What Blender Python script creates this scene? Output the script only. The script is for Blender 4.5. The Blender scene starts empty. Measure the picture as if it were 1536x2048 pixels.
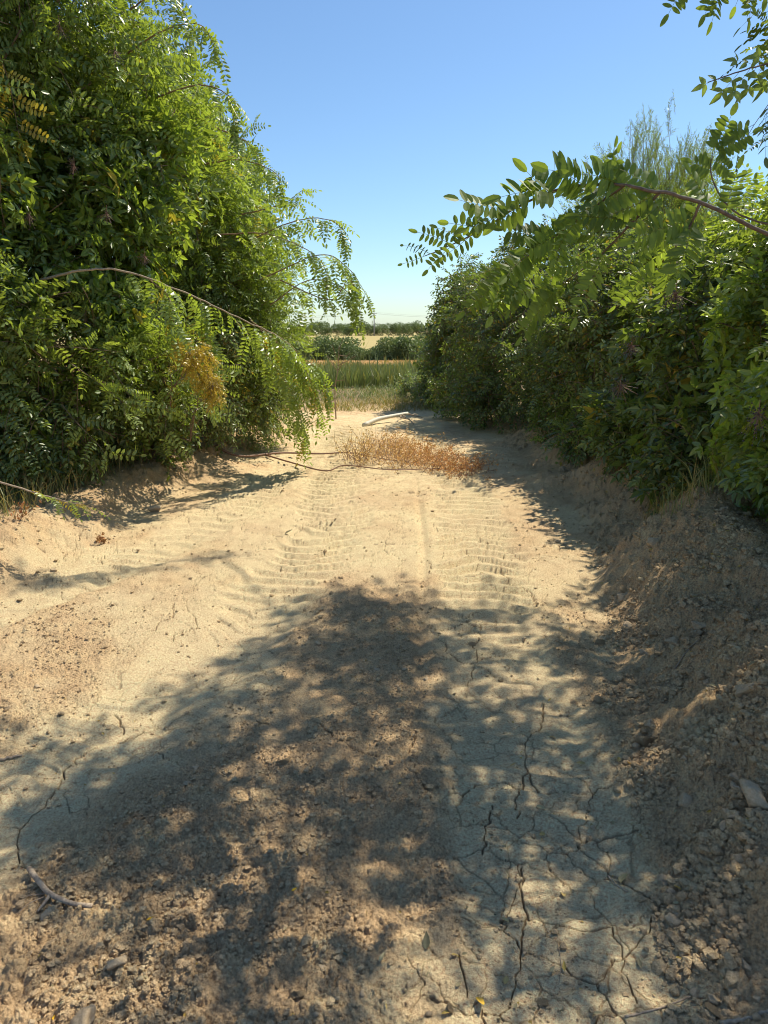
import bpy, math, random
import numpy as np
from mathutils import Vector

# ------------------------------------------------------------------ camera, world, sun
SC = bpy.context.scene
COL = SC.collection
PITCH = math.radians(14.6); CAMZ = 1.6; FPX = 1420.0
cam_d = bpy.data.cameras.new("camera"); cam = bpy.data.objects.new("camera", cam_d); COL.objects.link(cam)
cam_d.sensor_fit = 'VERTICAL'; cam_d.sensor_height = 34.6; cam_d.lens = 24.0
cam_d.clip_start = 0.05; cam_d.clip_end = 9000
cam.location = (0, 0, CAMZ); cam.rotation_euler = (math.radians(90) - PITCH, 0, 0)
SC.camera = cam
SUN_AZ = math.radians(50); SUN_EL = math.radians(57)      # azimuth from +Y towards +X
w = bpy.data.worlds.new("World"); SC.world = w; w.use_nodes = True
nt = w.node_tree; nt.nodes.clear()
sky = nt.nodes.new("ShaderNodeTexSky"); sky.sky_type = 'NISHITA'; sky.sun_disc = False
sky.sun_elevation = SUN_EL; sky.sun_rotation = SUN_AZ; sky.altitude = 100
sky.air_density = 1.0; sky.dust_density = 0.4; sky.ozone_density = 2.0
bg = nt.nodes.new("ShaderNodeBackground"); bg.inputs[1].default_value = 0.086
wo = nt.nodes.new("ShaderNodeOutputWorld")
tint = nt.nodes.new("ShaderNodeMix"); tint.data_type = 'RGBA'; tint.blend_type = 'MULTIPLY'; tint.inputs[0].default_value = 1.0
tint.inputs[7].default_value = (0.99, 1.18, 1.30, 1)
nt.links.new(sky.outputs[0], tint.inputs[6]); nt.links.new(tint.outputs[2], bg.inputs[0]); nt.links.new(bg.outputs[0], wo.inputs[0])
SUNV = np.array([math.sin(SUN_AZ) * math.cos(SUN_EL), math.cos(SUN_AZ) * math.cos(SUN_EL), math.sin(SUN_EL)])
sl = bpy.data.lights.new("sun", 'SUN'); sun = bpy.data.objects.new("sun", sl); COL.objects.link(sun)
sl.energy = 5.0; sl.angle = math.radians(0.53); sl.color = (1.0, 0.92, 0.76)
sun.rotation_euler = (-Vector(SUNV)).to_track_quat('-Z', 'Y').to_euler(); sun.location = (20, 15, 30)
SC.view_settings.view_transform = 'Standard'; SC.view_settings.look = 'None'
SC.view_settings.exposure = 0.52; SC.view_settings.gamma = 1.0
try:
    SC.cycles.max_bounces = 8; SC.cycles.transmission_bounces = 5; SC.cycles.diffuse_bounces = 3
    SC.cycles.transparent_max_bounces = 4
    SC.cycles.pixel_filter_type = 'BLACKMAN_HARRIS'; SC.cycles.filter_width = 1.05
except Exception: pass

rng = np.random.default_rng(7)
random.seed(7)

def at(px, py, y):
    """world point on the sight line of photo pixel (px,py) at distance y ahead"""
    X = (px - 768) / FPX; Y = (1024 - py) / FPX
    dy = math.cos(PITCH) + Y * math.sin(PITCH); dz = -math.sin(PITCH) + Y * math.cos(PITCH)
    t = y / dy
    return np.array([X * t, y, CAMZ + dz * t])
def ground_at(px, py, z=0.0):
    X = (px - 768) / FPX; Y = (1024 - py) / FPX
    dy = math.cos(PITCH) + Y * math.sin(PITCH); dz = -math.sin(PITCH) + Y * math.cos(PITCH)
    t = (z - CAMZ) / dz
    return np.array([X * t, dy * t])
def to_px(P):
    P = np.atleast_2d(P); q = P - np.array([0, 0, CAMZ])
    f = q[:, 1] * math.cos(PITCH) - q[:, 2] * math.sin(PITCH)
    u = q[:, 1] * math.sin(PITCH) + q[:, 2] * math.cos(PITCH)
    f = np.where(np.abs(f) < 1e-3, 1e-3, f)
    return np.stack([768 + FPX * q[:, 0] / f, 1024 - FPX * u / f, f], 1)

# ------------------------------------------------------------------ noise
def _h(ix, iy, s):
    n = (ix.astype(np.int64) * 374761393 + iy.astype(np.int64) * 668265263 + s * 974711) & 0x7fffffff
    n = ((n ^ (n >> 13)) * 1274126177) & 0x7fffffff
    return ((n ^ (n >> 16)) & 0xffff) / 65535.0
def vnoise(x, y, s=0):
    ix = np.floor(x); iy = np.floor(y); fx = x - ix; fy = y - iy
    fx = fx * fx * (3 - 2 * fx); fy = fy * fy * (3 - 2 * fy)
    a = _h(ix, iy, s); b = _h(ix + 1, iy, s); c = _h(ix, iy + 1, s); d = _h(ix + 1, iy + 1, s)
    return (a + (b - a) * fx) * (1 - fy) + (c + (d - c) * fx) * fy
def fbm(x, y, o=4, s=0):
    r = 0; a = .5
    for k in range(o):
        r = r + a * (vnoise(x * 2 ** k + 17.3 * k, y * 2 ** k - 9.1 * k, s + k) - .5); a *= .5
    return r
def worley(x, y, s=0):
    ix = np.floor(x); iy = np.floor(y)
    f1 = np.full(x.shape, 9.0); f2 = np.full(x.shape, 9.0); idv = np.zeros(x.shape)
    for dx in (-1, 0, 1):
        for dy in (-1, 0, 1):
            cx = ix + dx; cy = iy + dy
            r1 = _h(cx, cy, s); r2 = _h(cx, cy, s + 51)
            d = np.sqrt((cx + r1 - x) ** 2 + (cy + r2 - y) ** 2)
            m = d < f1
            f2 = np.where(m, f1, np.minimum(f2, d)); idv = np.where(m, _h(cx, cy, s + 99), idv); f1 = np.where(m, d, f1)
    return f1, f2, idv
def sst(a, b, x):
    t = np.clip((x - a) / (b - a), 0, 1); return t * t * (3 - 2 * t)

# ------------------------------------------------------------------ ground height
TOE_Y = [0, 1.3, 2.45, 4.0, 5.2, 6.6, 8.2, 9.6, 11, 12.5, 14]
TOE_X = [.50, .72, .98, 1.38, 1.64, 1.80, 1.75, 1.80, 1.7, 1.5, 1.2]
BNK_H = [.36, .38, .43, .46, .44, .40, .36, .30, .22, .1, 0]
LT_Y = [0, 2, 4.2, 5.6, 7, 8.5, 9.5, 11, 14]
LT_X = [-3.0, -2.7, -2.45, -2.15, -1.95, -1.75, -1.55, -1.6, -1.7]
LT_H = [.3, .3, .26, .22, .26, .26, .15, .06, 0]
FAR_Y = [-50, 0, 16, 22, 45, 90, 130, 400, 900, 4000]
FAR_Z = [0, 0, 0, 0, -.46, -2.9, -4.6, -3.2, -3.4, -6]
def base_h(x, y):
    z = np.interp(y, FAR_Y, FAR_Z)
    wv = (vnoise(x * 1.3, y * 1.6, 3) - .5) * .28 + (vnoise(x * 4, y * 4.5, 5) - .5) * .14 + (vnoise(x * 11, y * 12, 6) - .5) * .05
    d = x - np.interp(y, TOE_Y, TOE_X) + wv
    hb = np.interp(y, TOE_Y, BNK_H)
    bw = .60 + .25 * vnoise(x * 0 + 3, y * 1.7, 9)
    ridge = 1 + .5 * (vnoise(x * .7 + 9, y * 1.3, 8) - .5) + .25 * (vnoise(x * 3, y * 3.5, 10) - .5)
    z = z + hb * ridge * (sst(-.05, bw, d) - .35 * sst(bw, bw + .9, d))
    d2 = np.interp(y, LT_Y, LT_X) - x + wv
    hl = np.interp(y, LT_Y, LT_H)
    z = z + hl * (sst(0, .55, d2) - .5 * sst(.6, 1.6, d2))
    z = z + .14 * np.exp(-(((x + 2.0) / .45) ** 2 + ((y - 7.9) / .45) ** 2))
    z = z + .12 * np.exp(-(((x - 1.75) / .3) ** 2 + ((y - 7.3) / .35) ** 2))
    near = 1 - sst(14, 30, y)
    z = z + .05 * near * fbm(x * .8, y * .8, 3, 11)
    return z
TRK = [ # centre lines (y -> x), half width, depth
    ([0, 1.3, 2.45, 3.6, 5, 6.5, 8, 10, 13], [.42, .46, .50, .58, .72, .80, .80, .7, .5], .27),
    ([0, 1.3, 2.45, 3.6, 5, 6.5, 8, 10, 13], [-1.75, -1.5, -1.15, -.78, -.50, -.48, -.5, -.5, -.5], .27),
    ([0, 2.5, 4.2, 5.2, 6.4, 7.6, 9, 12], [-3.6, -2.9, -2.1, -1.65, -1.35, -1.2, -1.05, -.8], .24),
]
def tracks(x, y):
    m = np.zeros(x.shape); lug = np.zeros(x.shape)
    for k, (ys, xs, hw) in enumerate(TRK):
        c = np.interp(y, ys, xs) + (vnoise(y * 1.2, y * 0 + k, 21) - .5) * .1
        d = (x - c) / hw
        mm = 1 - sst(.65, 1.35, np.abs(d) + (vnoise(x * 7, y * 7, 30 + k) - .5) * .6)
        ph = y / .165 + np.abs(d) * (.3 if k == 0 else .6) * (1 if k != 1 else -1) + (vnoise(x * 3, y * 3, 33) - .5) * 1.3
        s = .5 + .5 * np.sin(ph * 2 * math.pi)
        vis = sst(.22, .5, vnoise(x * 1.1 + 5, y * .9, 40 + k) + .12 * sst(3.2, 5, y))
        l = (sst(.5, .78, s) - .4) * mm * np.maximum(vis, .8 * sst(3.0, 4.0, y)) * (.6 + .8 * vnoise(x * 13, y * 13, 45)) * (.25 + .5 * sst(3.2, 4.8, y) + .2 * sst(5.5, 7.5, y)) * (.45 if k == 2 else 1) * (1 - sst(11, 13, y))
        m = np.maximum(m, mm * (1 - sst(11.5, 13.5, y))); lug = lug + l
    return m, lug
def rough_mask(x, y):
    """1 = loose crumbs, 0 = smooth packed crust"""
    m, _ = tracks(x, y)
    n = vnoise(x * 1.1 + 3, y * 1.0 + 1, 60) * .45 + vnoise(x * 3.1, y * 2.8, 61) * .30 + vnoise(x * 9, y * 9, 62) * .25
    r = .56 - .42 * m
    r = r + .7 * np.exp(-(((x + .75) / .75) ** 2 + ((y - 1.55) / .55) ** 2))      # loose heap lower left
    r = r + .45 * np.exp(-(((x + .1) / .45) ** 2 + ((y - 2.6) / .9) ** 2))
    r = r + .6 * sst(-.12, .2, x - np.interp(y, TOE_Y, TOE_X)) * (y < 14)
    r = r + .45 * sst(0, .3, np.interp(y, LT_Y, LT_X) - x)
    r = r - .55 * np.exp(-(((x - .45) / .38) ** 2 + ((y - 1.9) / .9) ** 2))
    return np.clip(sst(.22, .92, r + (n - .5) * 1.25), 0, 1)

CRACKS = [  # traced fissures as ground points (photo pixels dropped on the ground)
    [(1088, 1400), (1084, 1440), (1056, 1470), (1052, 1505), (1056, 1535), (1048, 1560), (1030, 1590), (1034, 1630)],
    [(1048, 1575), (1010, 1555), (950, 1560), (925, 1590)], [(1056, 1535), (1080, 1580), (1130, 1572), (1180, 1580)],
    [(1044, 1720), (1042, 1770), (1056, 1812), (1058, 1825), (1090, 1838), (1115, 1840), (1150, 1852), (1190, 1855), (1225, 1845)],
    [(1056, 1815), (1045, 1850), (1040, 1900)], [(985, 1600), (970, 1660), (965, 1700)],
    [(918, 1915), (926, 1950), (934, 1995)], [(965, 2015), (972, 2048)], [(1225, 1845), (1245, 1900), (1262, 1960), (1275, 2000)],
    [(225, 1415), (238, 1430), (246, 1455)], [(300, 1450), (150, 1500), (100, 1590)], [(310, 1262), (318, 1245), (345, 1235), (348, 1205)],
    [(640, 1450), (700, 1500), (760, 1520)], [(830, 1470), (820, 1530), (860, 1600)], [(1000, 1130), (1020, 1160), (1060, 1180), (1075, 1210)]]
def ground_z(x, y, dy=None, detail=True):
    x = np.asarray(x, float); y = np.asarray(y, float)
    z = base_h(x, y)
    if not detail: return z
    if dy is None: dy = np.zeros(x.shape)
    near = 1 - sst(16, 26, y)
    r = rough_mask(x, y)
    m, lug = tracks(x, y)
    z = z - .024 * m * near + .046 * lug
    z = z + near * (.018 * fbm(x * 3.3, y * 3.3, 3, 70) + (.006 + .014 * r) * fbm(x * 11, y * 11, 3, 74))
    # narrow wheel groove up the middle
    z = z - .02 * np.exp(-((x - np.interp(y, [1, 3, 5, 8], [.02, .16, .30, .35])) / .035) ** 2) * sst(2.4, 3.2, y) * (1 - sst(6, 8, y))
    # clods at several sizes; the big ones only where soil was heaped
    heap = np.exp(-(((x + .8) / .8) ** 2 + ((y - 1.5) / .5) ** 2)) * .8 + sst(-.1, .25, x - np.interp(y, TOE_Y, TOE_X)) + .8 * sst(0, .3, np.interp(y, LT_Y, LT_X) - x)
    heap = np.clip(heap + .5 * sst(.55, .7, vnoise(x * 2.2, y * 2.2, 66)), 0, 1)
    for sc, amp, s, th in ((9, .034, 80, .60), (20, .021, 83, .52), (46, .0105, 86, .35), (100, .0046, 89, .12)):
        wx = x + .25 / sc * (vnoise(x * sc * 1.7, y * sc * 1.7, s + 1) - .5); wy = y + .25 / sc * (vnoise(x * sc * 1.7, y * sc * 1.7, s + 2) - .5)
        f1, f2, idv = worley(wx * sc, wy * sc, s)
        b = np.clip(1 - (f1 / .62) ** 2, 0, 1) * sst(th - .1, th + .25, idv)
        fade = 1 - sst(.45 / sc, 1.3 / sc, dy)
        z = z + amp * b * (.12 + .88 * r) * near * fade * ((.22 + .78 * heap) if sc < 15 else (.42 + .58 * heap) if sc < 30 else (.6 + .4 * heap) if sc < 60 else 1)
    z = z + near * (.0018 + .0025 * r) * (vnoise(x * 140, y * 140, 93) - .5) * (1 - sst(.004, .012, dy))
    return z
def gz1(x, y): return float(ground_z(np.array([x]), np.array([y]))[0])

def crack_depth(x, y, r):
    c = np.zeros(x.shape)
    near = y < 9
    xs = x[near]; ys = y[near]
    wx = xs + .05 * (vnoise(xs * 9, ys * 9, 101) - .5) + .02 * (vnoise(xs * 40, ys * 40, 102) - .5)
    wy = ys + .05 * (vnoise(xs * 9, ys * 9, 103) - .5) + .02 * (vnoise(xs * 40, ys * 40, 104) - .5)
    out = np.zeros(xs.shape)
    for sc, wd, dp, s in ((3.1, .010, .011, 110), (8.0, .012, .005, 113)):
        f1, f2, _ = worley(wx * sc, wy * sc, s)
        e = (f2 - f1)
        on = sst(.40, .56, vnoise(xs * sc * .8 + 4, ys * sc * .8, s + 2))
        out = np.maximum(out, dp * on * (1 - sst(wd * .4 * sc / 3, wd * 1.3 * sc / 3, e)))
    out = out * (1 - sst(.35, .7, r[near]))
    c[near] = out
    rr = np.random.default_rng(5)
    for poly in CRACKS:
        P = np.array([ground_at(*p) for p in poly])
        Q = [P[0]]
        for a, b in zip(P[:-1], P[1:]):
            n = max(2, int(np.linalg.norm(b - a) / .02))
            for k in range(1, n + 1):
                Q.append(a + (b - a) * k / n + (rr.normal(0, .006, 2) if k < n else 0))
        Q = np.array(Q)
        sel = np.where((x > Q[:, 0].min() - .02) & (x < Q[:, 0].max() + .02) & (y > Q[:, 1].min() - .02) & (y < Q[:, 1].max() + .02))[0]
        if len(sel) == 0: continue
        X = x[sel]; Y = y[sel]; d = np.full(X.shape, 9.); 
        for a, b in zip(Q[:-1], Q[1:]):
            ab = b - a; t = np.clip(((X - a[0]) * ab[0] + (Y - a[1]) * ab[1]) / (ab @ ab + 1e-9), 0, 1)
            d = np.minimum(d, np.hypot(X - a[0] - t * ab[0], Y - a[1] - t * ab[1]))
        wd = .0013 + .0009 * Q[:, 1].mean()
        wd = wd * (.3 + 1.2 * vnoise(X * 17, Y * 17, 7))
        c[sel] = np.maximum(c[sel], .010 * (1 - sst(wd * .5, wd * 1.1, d)))
    return c

# ------------------------------------------------------------------ mesh helpers
def tag(o, label=None, cat=None, group=None, kind=None):
    if label: o['label'] = label
    if cat: o['category'] = cat
    if group: o['group'] = group
    if kind: o['kind'] = kind
    return o
def link_mesh(name, V, Q=None, T=None, mats=(), parent=None, attrs=None, mi=None, smooth=False, loc=None):
    """mesh object; V in world coordinates; loc = origin of the object"""
    V = np.asarray(V, float)
    o_loc = np.zeros(3) if loc is None else np.asarray(loc, float)
    me = bpy.data.meshes.new(name)
    nq = 0 if Q is None else len(Q); ntri = 0 if T is None else len(T)
    me.vertices.add(len(V)); me.vertices.foreach_set("co", (V - o_loc).astype(np.float32).ravel())
    loops = np.concatenate(([np.asarray(Q).ravel()] if nq else []) + ([np.asarray(T).ravel()] if ntri else [])).astype(np.int32)
    me.loops.add(len(loops)); me.loops.foreach_set("vertex_index", loops)
    tot = np.concatenate([np.full(nq, 4), np.full(ntri, 3)]).astype(np.int32)
    st = np.concatenate([[0], np.cumsum(tot)[:-1]]).astype(np.int32)
    me.polygons.add(nq + ntri); me.polygons.foreach_set("loop_start", st); me.polygons.foreach_set("loop_total", tot)
    for m in mats: me.materials.append(m)
    if mi is not None: me.polygons.foreach_set("material_index", np.asarray(mi, np.int32))
    me.polygons.foreach_set("use_smooth", np.full(nq + ntri, bool(smooth)))
    if attrs:
        for k, a in attrs.items():
            at_ = me.attributes.new(k, 'FLOAT', 'POINT'); at_.data.foreach_set("value", np.asarray(a, np.float32))
    me.update(calc_edges=True)
    o = bpy.data.objects.new(name, me); COL.objects.link(o)
    if parent is not None:
        o.parent = parent
        o.location = Vector(o_loc) - Vector(wloc(parent))
    else: o.location = o_loc
    return o
def wloc(o):
    l = Vector(o.location)
    while o.parent: o = o.parent; l = l + Vector(o.location)
    return l
def empty(name, loc, label, cat, group=None):
    o = bpy.data.objects.new(name, None); COL.objects.link(o); o.location = loc; o.empty_display_size = .2
    return tag(o, label, cat, group)
def copy_tree(o, parent=None):
    c = o.copy(); COL.objects.link(c); c.parent = parent
    for ch in [k for k in bpy.data.objects if k.parent == o]: copy_tree(ch, c)
    return c

class Geo:
    def __init__(s): s.V = []; s.Q = []; s.T = []; s.tone = []; s.hue = []; s.mq = []; s.mt = []; s.n = 0
    def add(s, V, Q=None, T=None, tone=0.5, hue=0.0, mq=0, mt=0):
        V = np.asarray(V, float).reshape(-1, 3); n = len(V)
        s.V.append(V); s.tone.append(np.broadcast_to(tone, (n,)).astype(float)); s.hue.append(np.broadcast_to(hue, (n,)).astype(float))
        if Q is not None and len(Q): Q = np.asarray(Q); s.Q.append(Q + s.n); s.mq.append(np.broadcast_to(mq, (len(Q),)))
        if T is not None and len(T): T = np.asarray(T); s.T.append(T + s.n); s.mt.append(np.broadcast_to(mt, (len(T),)))
        s.n += n
    def inst(s, t, pos, R, sc, tone, hue):
        """place template t (a packed Geo) at many places"""
        V = t['V']; n = len(pos); nv = len(V)
        W = np.einsum('nij,vj->nvi', R, V) * sc[:, None, None] + pos[:, None, :]
        off = (np.arange(n) * nv)[:, None, None]
        Q = (t['Q'][None] + off).reshape(-1, 4) if len(t['Q']) else None
        T = (t['T'][None] + off).reshape(-1, 3) if len(t['T']) else None
        s.add(W.reshape(-1, 3), Q, T, np.clip(t['tone'][None] + tone[:, None], 0, 1).ravel(), np.clip(t['hue'][None] + hue[:, None], 0, 1).ravel(),
              np.tile(t['mq'], n) if Q is not None else 0, np.tile(t['mt'], n) if T is not None else 0)
    def tube(s, P, r0, r1, sides=6, tone=.5, hue=0, m=0, cap=True):
        P = np.asarray(P, float); n = len(P)
        rad = r0 + (r1 - r0) * np.linspace(0, 1, n) if np.isscalar(r0) else np.asarray(r0)
        T = np.gradient(P, axis=0); T /= np.linalg.norm(T, axis=1)[:, None] + 1e-9
        up = np.array([0, 0, 1.]) if abs(T[0][2]) < .9 else np.array([1., 0, 0])
        A = np.cross(T, up); A /= np.linalg.norm(A, axis=1)[:, None] + 1e-9; B = np.cross(T, A)
        an = np.arange(sides) / sides * 2 * math.pi
        V = P[:, None] + rad[:, None, None] * (A[:, None] * np.cos(an)[None, :, None] + B[:, None] * np.sin(an)[None, :, None])
        V = V.reshape(-1, 3)
        i = np.arange(n - 1)[:, None] * sides; j = np.arange(sides)[None]; k = (j + 1) % sides
        Q = np.stack([i + j, i + k, i + sides + k, i + sides + j], -1).reshape(-1, 4)
        Tt = None
        if cap:
            V = np.vstack([V, P[0], P[-1]]); a = n * sides; jj = np.arange(sides); kk = (jj + 1) % sides
            Tt = np.vstack([np.stack([kk, jj, np.full(sides, a)], 1), np.stack([(n - 1) * sides + jj, (n - 1) * sides + kk, np.full(sides, a + 1)], 1)])
        s.add(V, Q, Tt, tone, hue, m, m)
    def pack(s):
        return dict(V=np.vstack(s.V), Q=np.vstack(s.Q) if s.Q else np.zeros((0, 4), int), T=np.vstack(s.T) if s.T else np.zeros((0, 3), int),
                    tone=np.concatenate(s.tone), hue=np.concatenate(s.hue), mq=np.concatenate(s.mq) if s.mq else np.zeros(0, int), mt=np.concatenate(s.mt) if s.mt else np.zeros(0, int))
    def build(s, name, mats, parent=None, smooth=False, loc=None):
        t = s.pack()
        return link_mesh(name, t['V'], t['Q'], t['T'], mats, parent, dict(tone=t['tone'], hue=t['hue']), np.concatenate([t['mq'], t['mt']]), smooth, loc)

def frames(D, U=None, roll=None):
    """rotation matrices whose x axis is D and z axis near U"""
    D = D / (np.linalg.norm(D, axis=-1, keepdims=True) + 1e-9)
    if U is None: U = np.broadcast_to(np.array([0, 0, 1.]), D.shape)
    Y = np.cross(U, D); ln = np.linalg.norm(Y, axis=-1, keepdims=True)
    Y = np.where(ln < 1e-3, np.broadcast_to(np.array([0, 1., 0]), D.shape), Y / (ln + 1e-9))
    Z = np.cross(D, Y)
    if roll is not None:
        c = np.cos(roll)[:, None]; s_ = np.sin(roll)[:, None]
        Y, Z = Y * c + Z * s_, Z * c - Y * s_
    return np.stack([D, Y, Z], -1)
def spline(P, n=16):
    P = np.asarray(P, float); m = len(P)
    if m == 2: return P[0] + (P[1] - P[0]) * np.linspace(0, 1, n)[:, None]
    t = np.linspace(0, m - 1, n); out = []
    Pe = np.vstack([2 * P[0] - P[1], P, 2 * P[-1] - P[-2]])
    for v in t:
        i = min(int(v), m - 2); f = v - i; a, b, c, d = Pe[i], Pe[i + 1], Pe[i + 2], Pe[i + 3]
        out.append(.5 * ((2 * b) + (-a + c) * f + (2 * a - 5 * b + 4 * c - d) * f * f + (-a + 3 * b - 3 * c + d) * f ** 3))
    return np.array(out)

# ------------------------------------------------------------------ leaf templates
def leaflet(g, b, D, N, L, W, hi=False, pointed=False, fold=.25, curl=-.12, tone=.5, hue=0.):
    D = D / np.linalg.norm(D); S = np.cross(N, D); S /= np.linalg.norm(S) + 1e-9; N = np.cross(D, S)
    if hi:
        xs = [0, .1, .33, .66, .9, 1.0]; ws = [0, .30, .50, .47, .24, 0] if not pointed else [0, .28, .5, .36, .12, 0]
        c = [b + D * x * L + N * curl * L * x * x for x in xs]
        r = [c[i] + (S * ws[i] + N * fold * ws[i]) * W for i in range(1, 5)]
        l = [c[i] + (-S * ws[i] + N * fold * ws[i]) * W for i in range(1, 5)]
        V = c + r + l
        Q = []; T = [(0, 6, 1), (4, 9, 5), (0, 1, 10), (4, 5, 13)]
        for i in range(1, 4): Q += [(i, 5 + i, 6 + i, i + 1), (i, i + 1, 10 + i, 9 + i)]
        g.add(V, Q, T, tone, hue)
    else:
        xs, ws = ((.0, .28, .72, 1.), .5) if not pointed else ((0, .3, .62, 1.), .5)
        w2 = .46 if not pointed else .36
        b1 = b + D * xs[1] * L + N * (curl * .08) * L; b2 = b + D * xs[2] * L + N * curl * .5 * L; tip = b + D * L + N * curl * L
        V = [b, b1 + (S + N * fold) * W * ws, b2 + (S + N * fold) * W * w2, tip, b2 + (-S + N * fold) * W * w2, b1 + (-S + N * fold) * W * ws]
        g.add(V, [(0, 1, 2, 3), (0, 3, 4, 5)], None, tone, hue)
def pinnate(rr, L=.20, pairs=7, ll=.045, lw=.019, hi=False, droop=.35, hue=0.):
    """black-locust leaf: rachis along +x"""
    g = Geo(); n = 7; xs = np.linspace(0, 1, n)
    P = np.stack([xs * L, np.sin(xs * 2.4) * L * .06 * rr.normal(), -droop * L * xs ** 2], 1)
    g.tube(P, .0011, .0006, 3, .5, .25 + hue, 0, False)
    tl = rr.uniform(-.35, .35)
    for k in range(pairs):
        f = .16 + .8 * k / pairs; p = np.array([np.interp(f, xs, P[:, i]) for i in range(3)])
        T = np.array([1, 0, -2 * droop * f]); T /= np.linalg.norm(T)
        sz = (1 - .35 * abs(f - .5)) * rr.uniform(.85, 1.1)
        for sd in (-1, 1):
            N = np.array([0, 0, 1.]) + rr.normal(0, .28, 3) + np.array([0, tl, 0])
            D = T * rr.uniform(.15, .45) + np.array([0, sd, 0]) + np.array([0, 0, rr.uniform(-.35, .15)])
            leaflet(g, p, D, N, ll * sz, lw * sz, hi, False, rr.uniform(.05, .4), rr.uniform(-.25, .05), .5 + rr.normal(0, .1), hue)
    leaflet(g, P[-1], np.array([1, 0, -2 * droop]), np.array([0, .2, 1.]), ll, lw, hi, False, .2, -.1, .55, hue)
    return g.pack()
def elderleaf(rr, L=.13, ll=.085, lw=.036, hi=False, hue=0.):
    g = Geo(); P = np.array([[0, 0, 0], [L * .5, 0, -.01], [L, 0, -.04]])
    g.tube(P, .0016, .001, 3, .5, .2, 0, False)
    for f in (.45, .95):
        p = P[0] + (P[2] - P[0]) * f
        for sd in (-1, 1):
            D = np.array([.45, sd, rr.uniform(-.5, .1)]); N = np.array([0, 0, 1.]) + rr.normal(0, .25, 3)
            leaflet(g, p, D, N, ll * rr.uniform(.8, 1), lw, hi, True, rr.uniform(.1, .4), rr.uniform(-.35, -.05), .5 + rr.normal(0, .09), hue)
    leaflet(g, P[2], np.array([1, 0, -.45]), np.array([0, .1, 1.]), ll * 1.1, lw * 1.1, hi, True, .2, -.25, .5, hue)
    return g.pack()
def simpleleaf(rr, ll=.055, lw=.028, hi=False, hue=0.):
    g = Geo(); g.tube(np.array([[0, 0, 0], [.012, 0, .0]]), .001, .0008, 3, .5, .2, 0, False)
    leaflet(g, np.array([.012, 0, 0]), np.array([1, 0, -.3]), np.array([0, .1, 1.]), ll, lw, hi, True, rr.uniform(.05, .4), rr.uniform(-.4, 0), .5, hue)
    return g.pack()
def twig(rr, leaves, L=.42, n=8, up=.25, spread=1.0, wood_r=.003, droopy=0., jit=.2, opposite=False):
    """leafy twig along +x"""
    g = Geo(); m = 8; xs = np.linspace(0, 1, m)
    P = np.stack([xs * L, .08 * L * np.sin(xs * 3 + rr.uniform(0, 6)) * xs, L * (.12 * xs - droopy * xs ** 2)], 1)
    g.tube(P, wood_r, wood_r * .4, 4, .4, 0, 1, False)
    for k in range(n):
        f = .12 + .88 * k / max(1, n - 1)
        p = np.array([np.interp(f, xs, P[:, i]) for i in range(3)])
        for rep in range(2 if opposite else 1):
            az = (k % 2) * math.pi + rep * math.pi + (k * 1.57 if opposite else 0) + rr.normal(0, .5)
            D = np.array([.75 if k < n - 1 else 1.6, math.cos(az) * spread, math.sin(az) * spread * .6 + up - droopy * 1.2 * f]) + rr.normal(0, .15, 3)
            t = leaves[rr.integers(len(leaves))]
            g.inst(t, p[None], frames(D[None], roll=np.array([rr.normal(0, .5)])), np.array([rr.uniform(.65, 1.15) * (1 - .3 * (f > .9))]),
                   np.array([rr.normal(0, jit * 1.2)]), np.array([0. if rr.random() > .012 else .6]))
    return g.pack()
_r = np.random.default_rng(21)
PIN = [pinnate(_r, _r.uniform(.17, .23), int(_r.integers(6, 9)), droop=_r.uniform(.15, .55)) for _ in range(6)]
PINH = [pinnate(_r, _r.uniform(.17, .23), int(_r.integers(6, 9)), hi=True, droop=_r.uniform(.0, .45)) for _ in range(6)]
PINY = [pinnate(_r, .17, 6, droop=.5, hue=.75) for _ in range(3)]
ELD = [elderleaf(_r) for _ in range(5)]; ELDH = [elderleaf(_r, hi=True) for _ in range(4)]
SIM = [simpleleaf(_r) for _ in range(5)]; SIMH = [simpleleaf(_r, .06, .032, True) for _ in range(4)]
NAR = [simpleleaf(_r, .05, .013) for _ in range(4)]
TW = dict(
    locust=[twig(_r, PIN, .45, 8, droopy=_r.uniform(0, .5)) for _ in range(6)],
    locusthi=[twig(_r, PINH, .45, 7, droopy=_r.uniform(0, .35)) for _ in range(5)],
    yellow=[twig(_r, PINY, .35, 6, droopy=.4) for _ in range(3)],
    elder=[twig(_r, ELD, .34, 5, opposite=True, droopy=_r.uniform(0, .4)) for _ in range(5)],
    elderhi=[twig(_r, ELDH, .34, 5, opposite=True, droopy=_r.uniform(0, .4)) for _ in range(4)],
    broad=[twig(_r, SIM, .32, 16, droopy=_r.uniform(0, .5)) for _ in range(6)],
    broadhi=[twig(_r, SIMH, .32, 13, droopy=_r.uniform(0, .5)) for _ in range(5)],
    narrow=[twig(_r, NAR, .40, 24, spread=.8, up=.3) for _ in range(5)])

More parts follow.
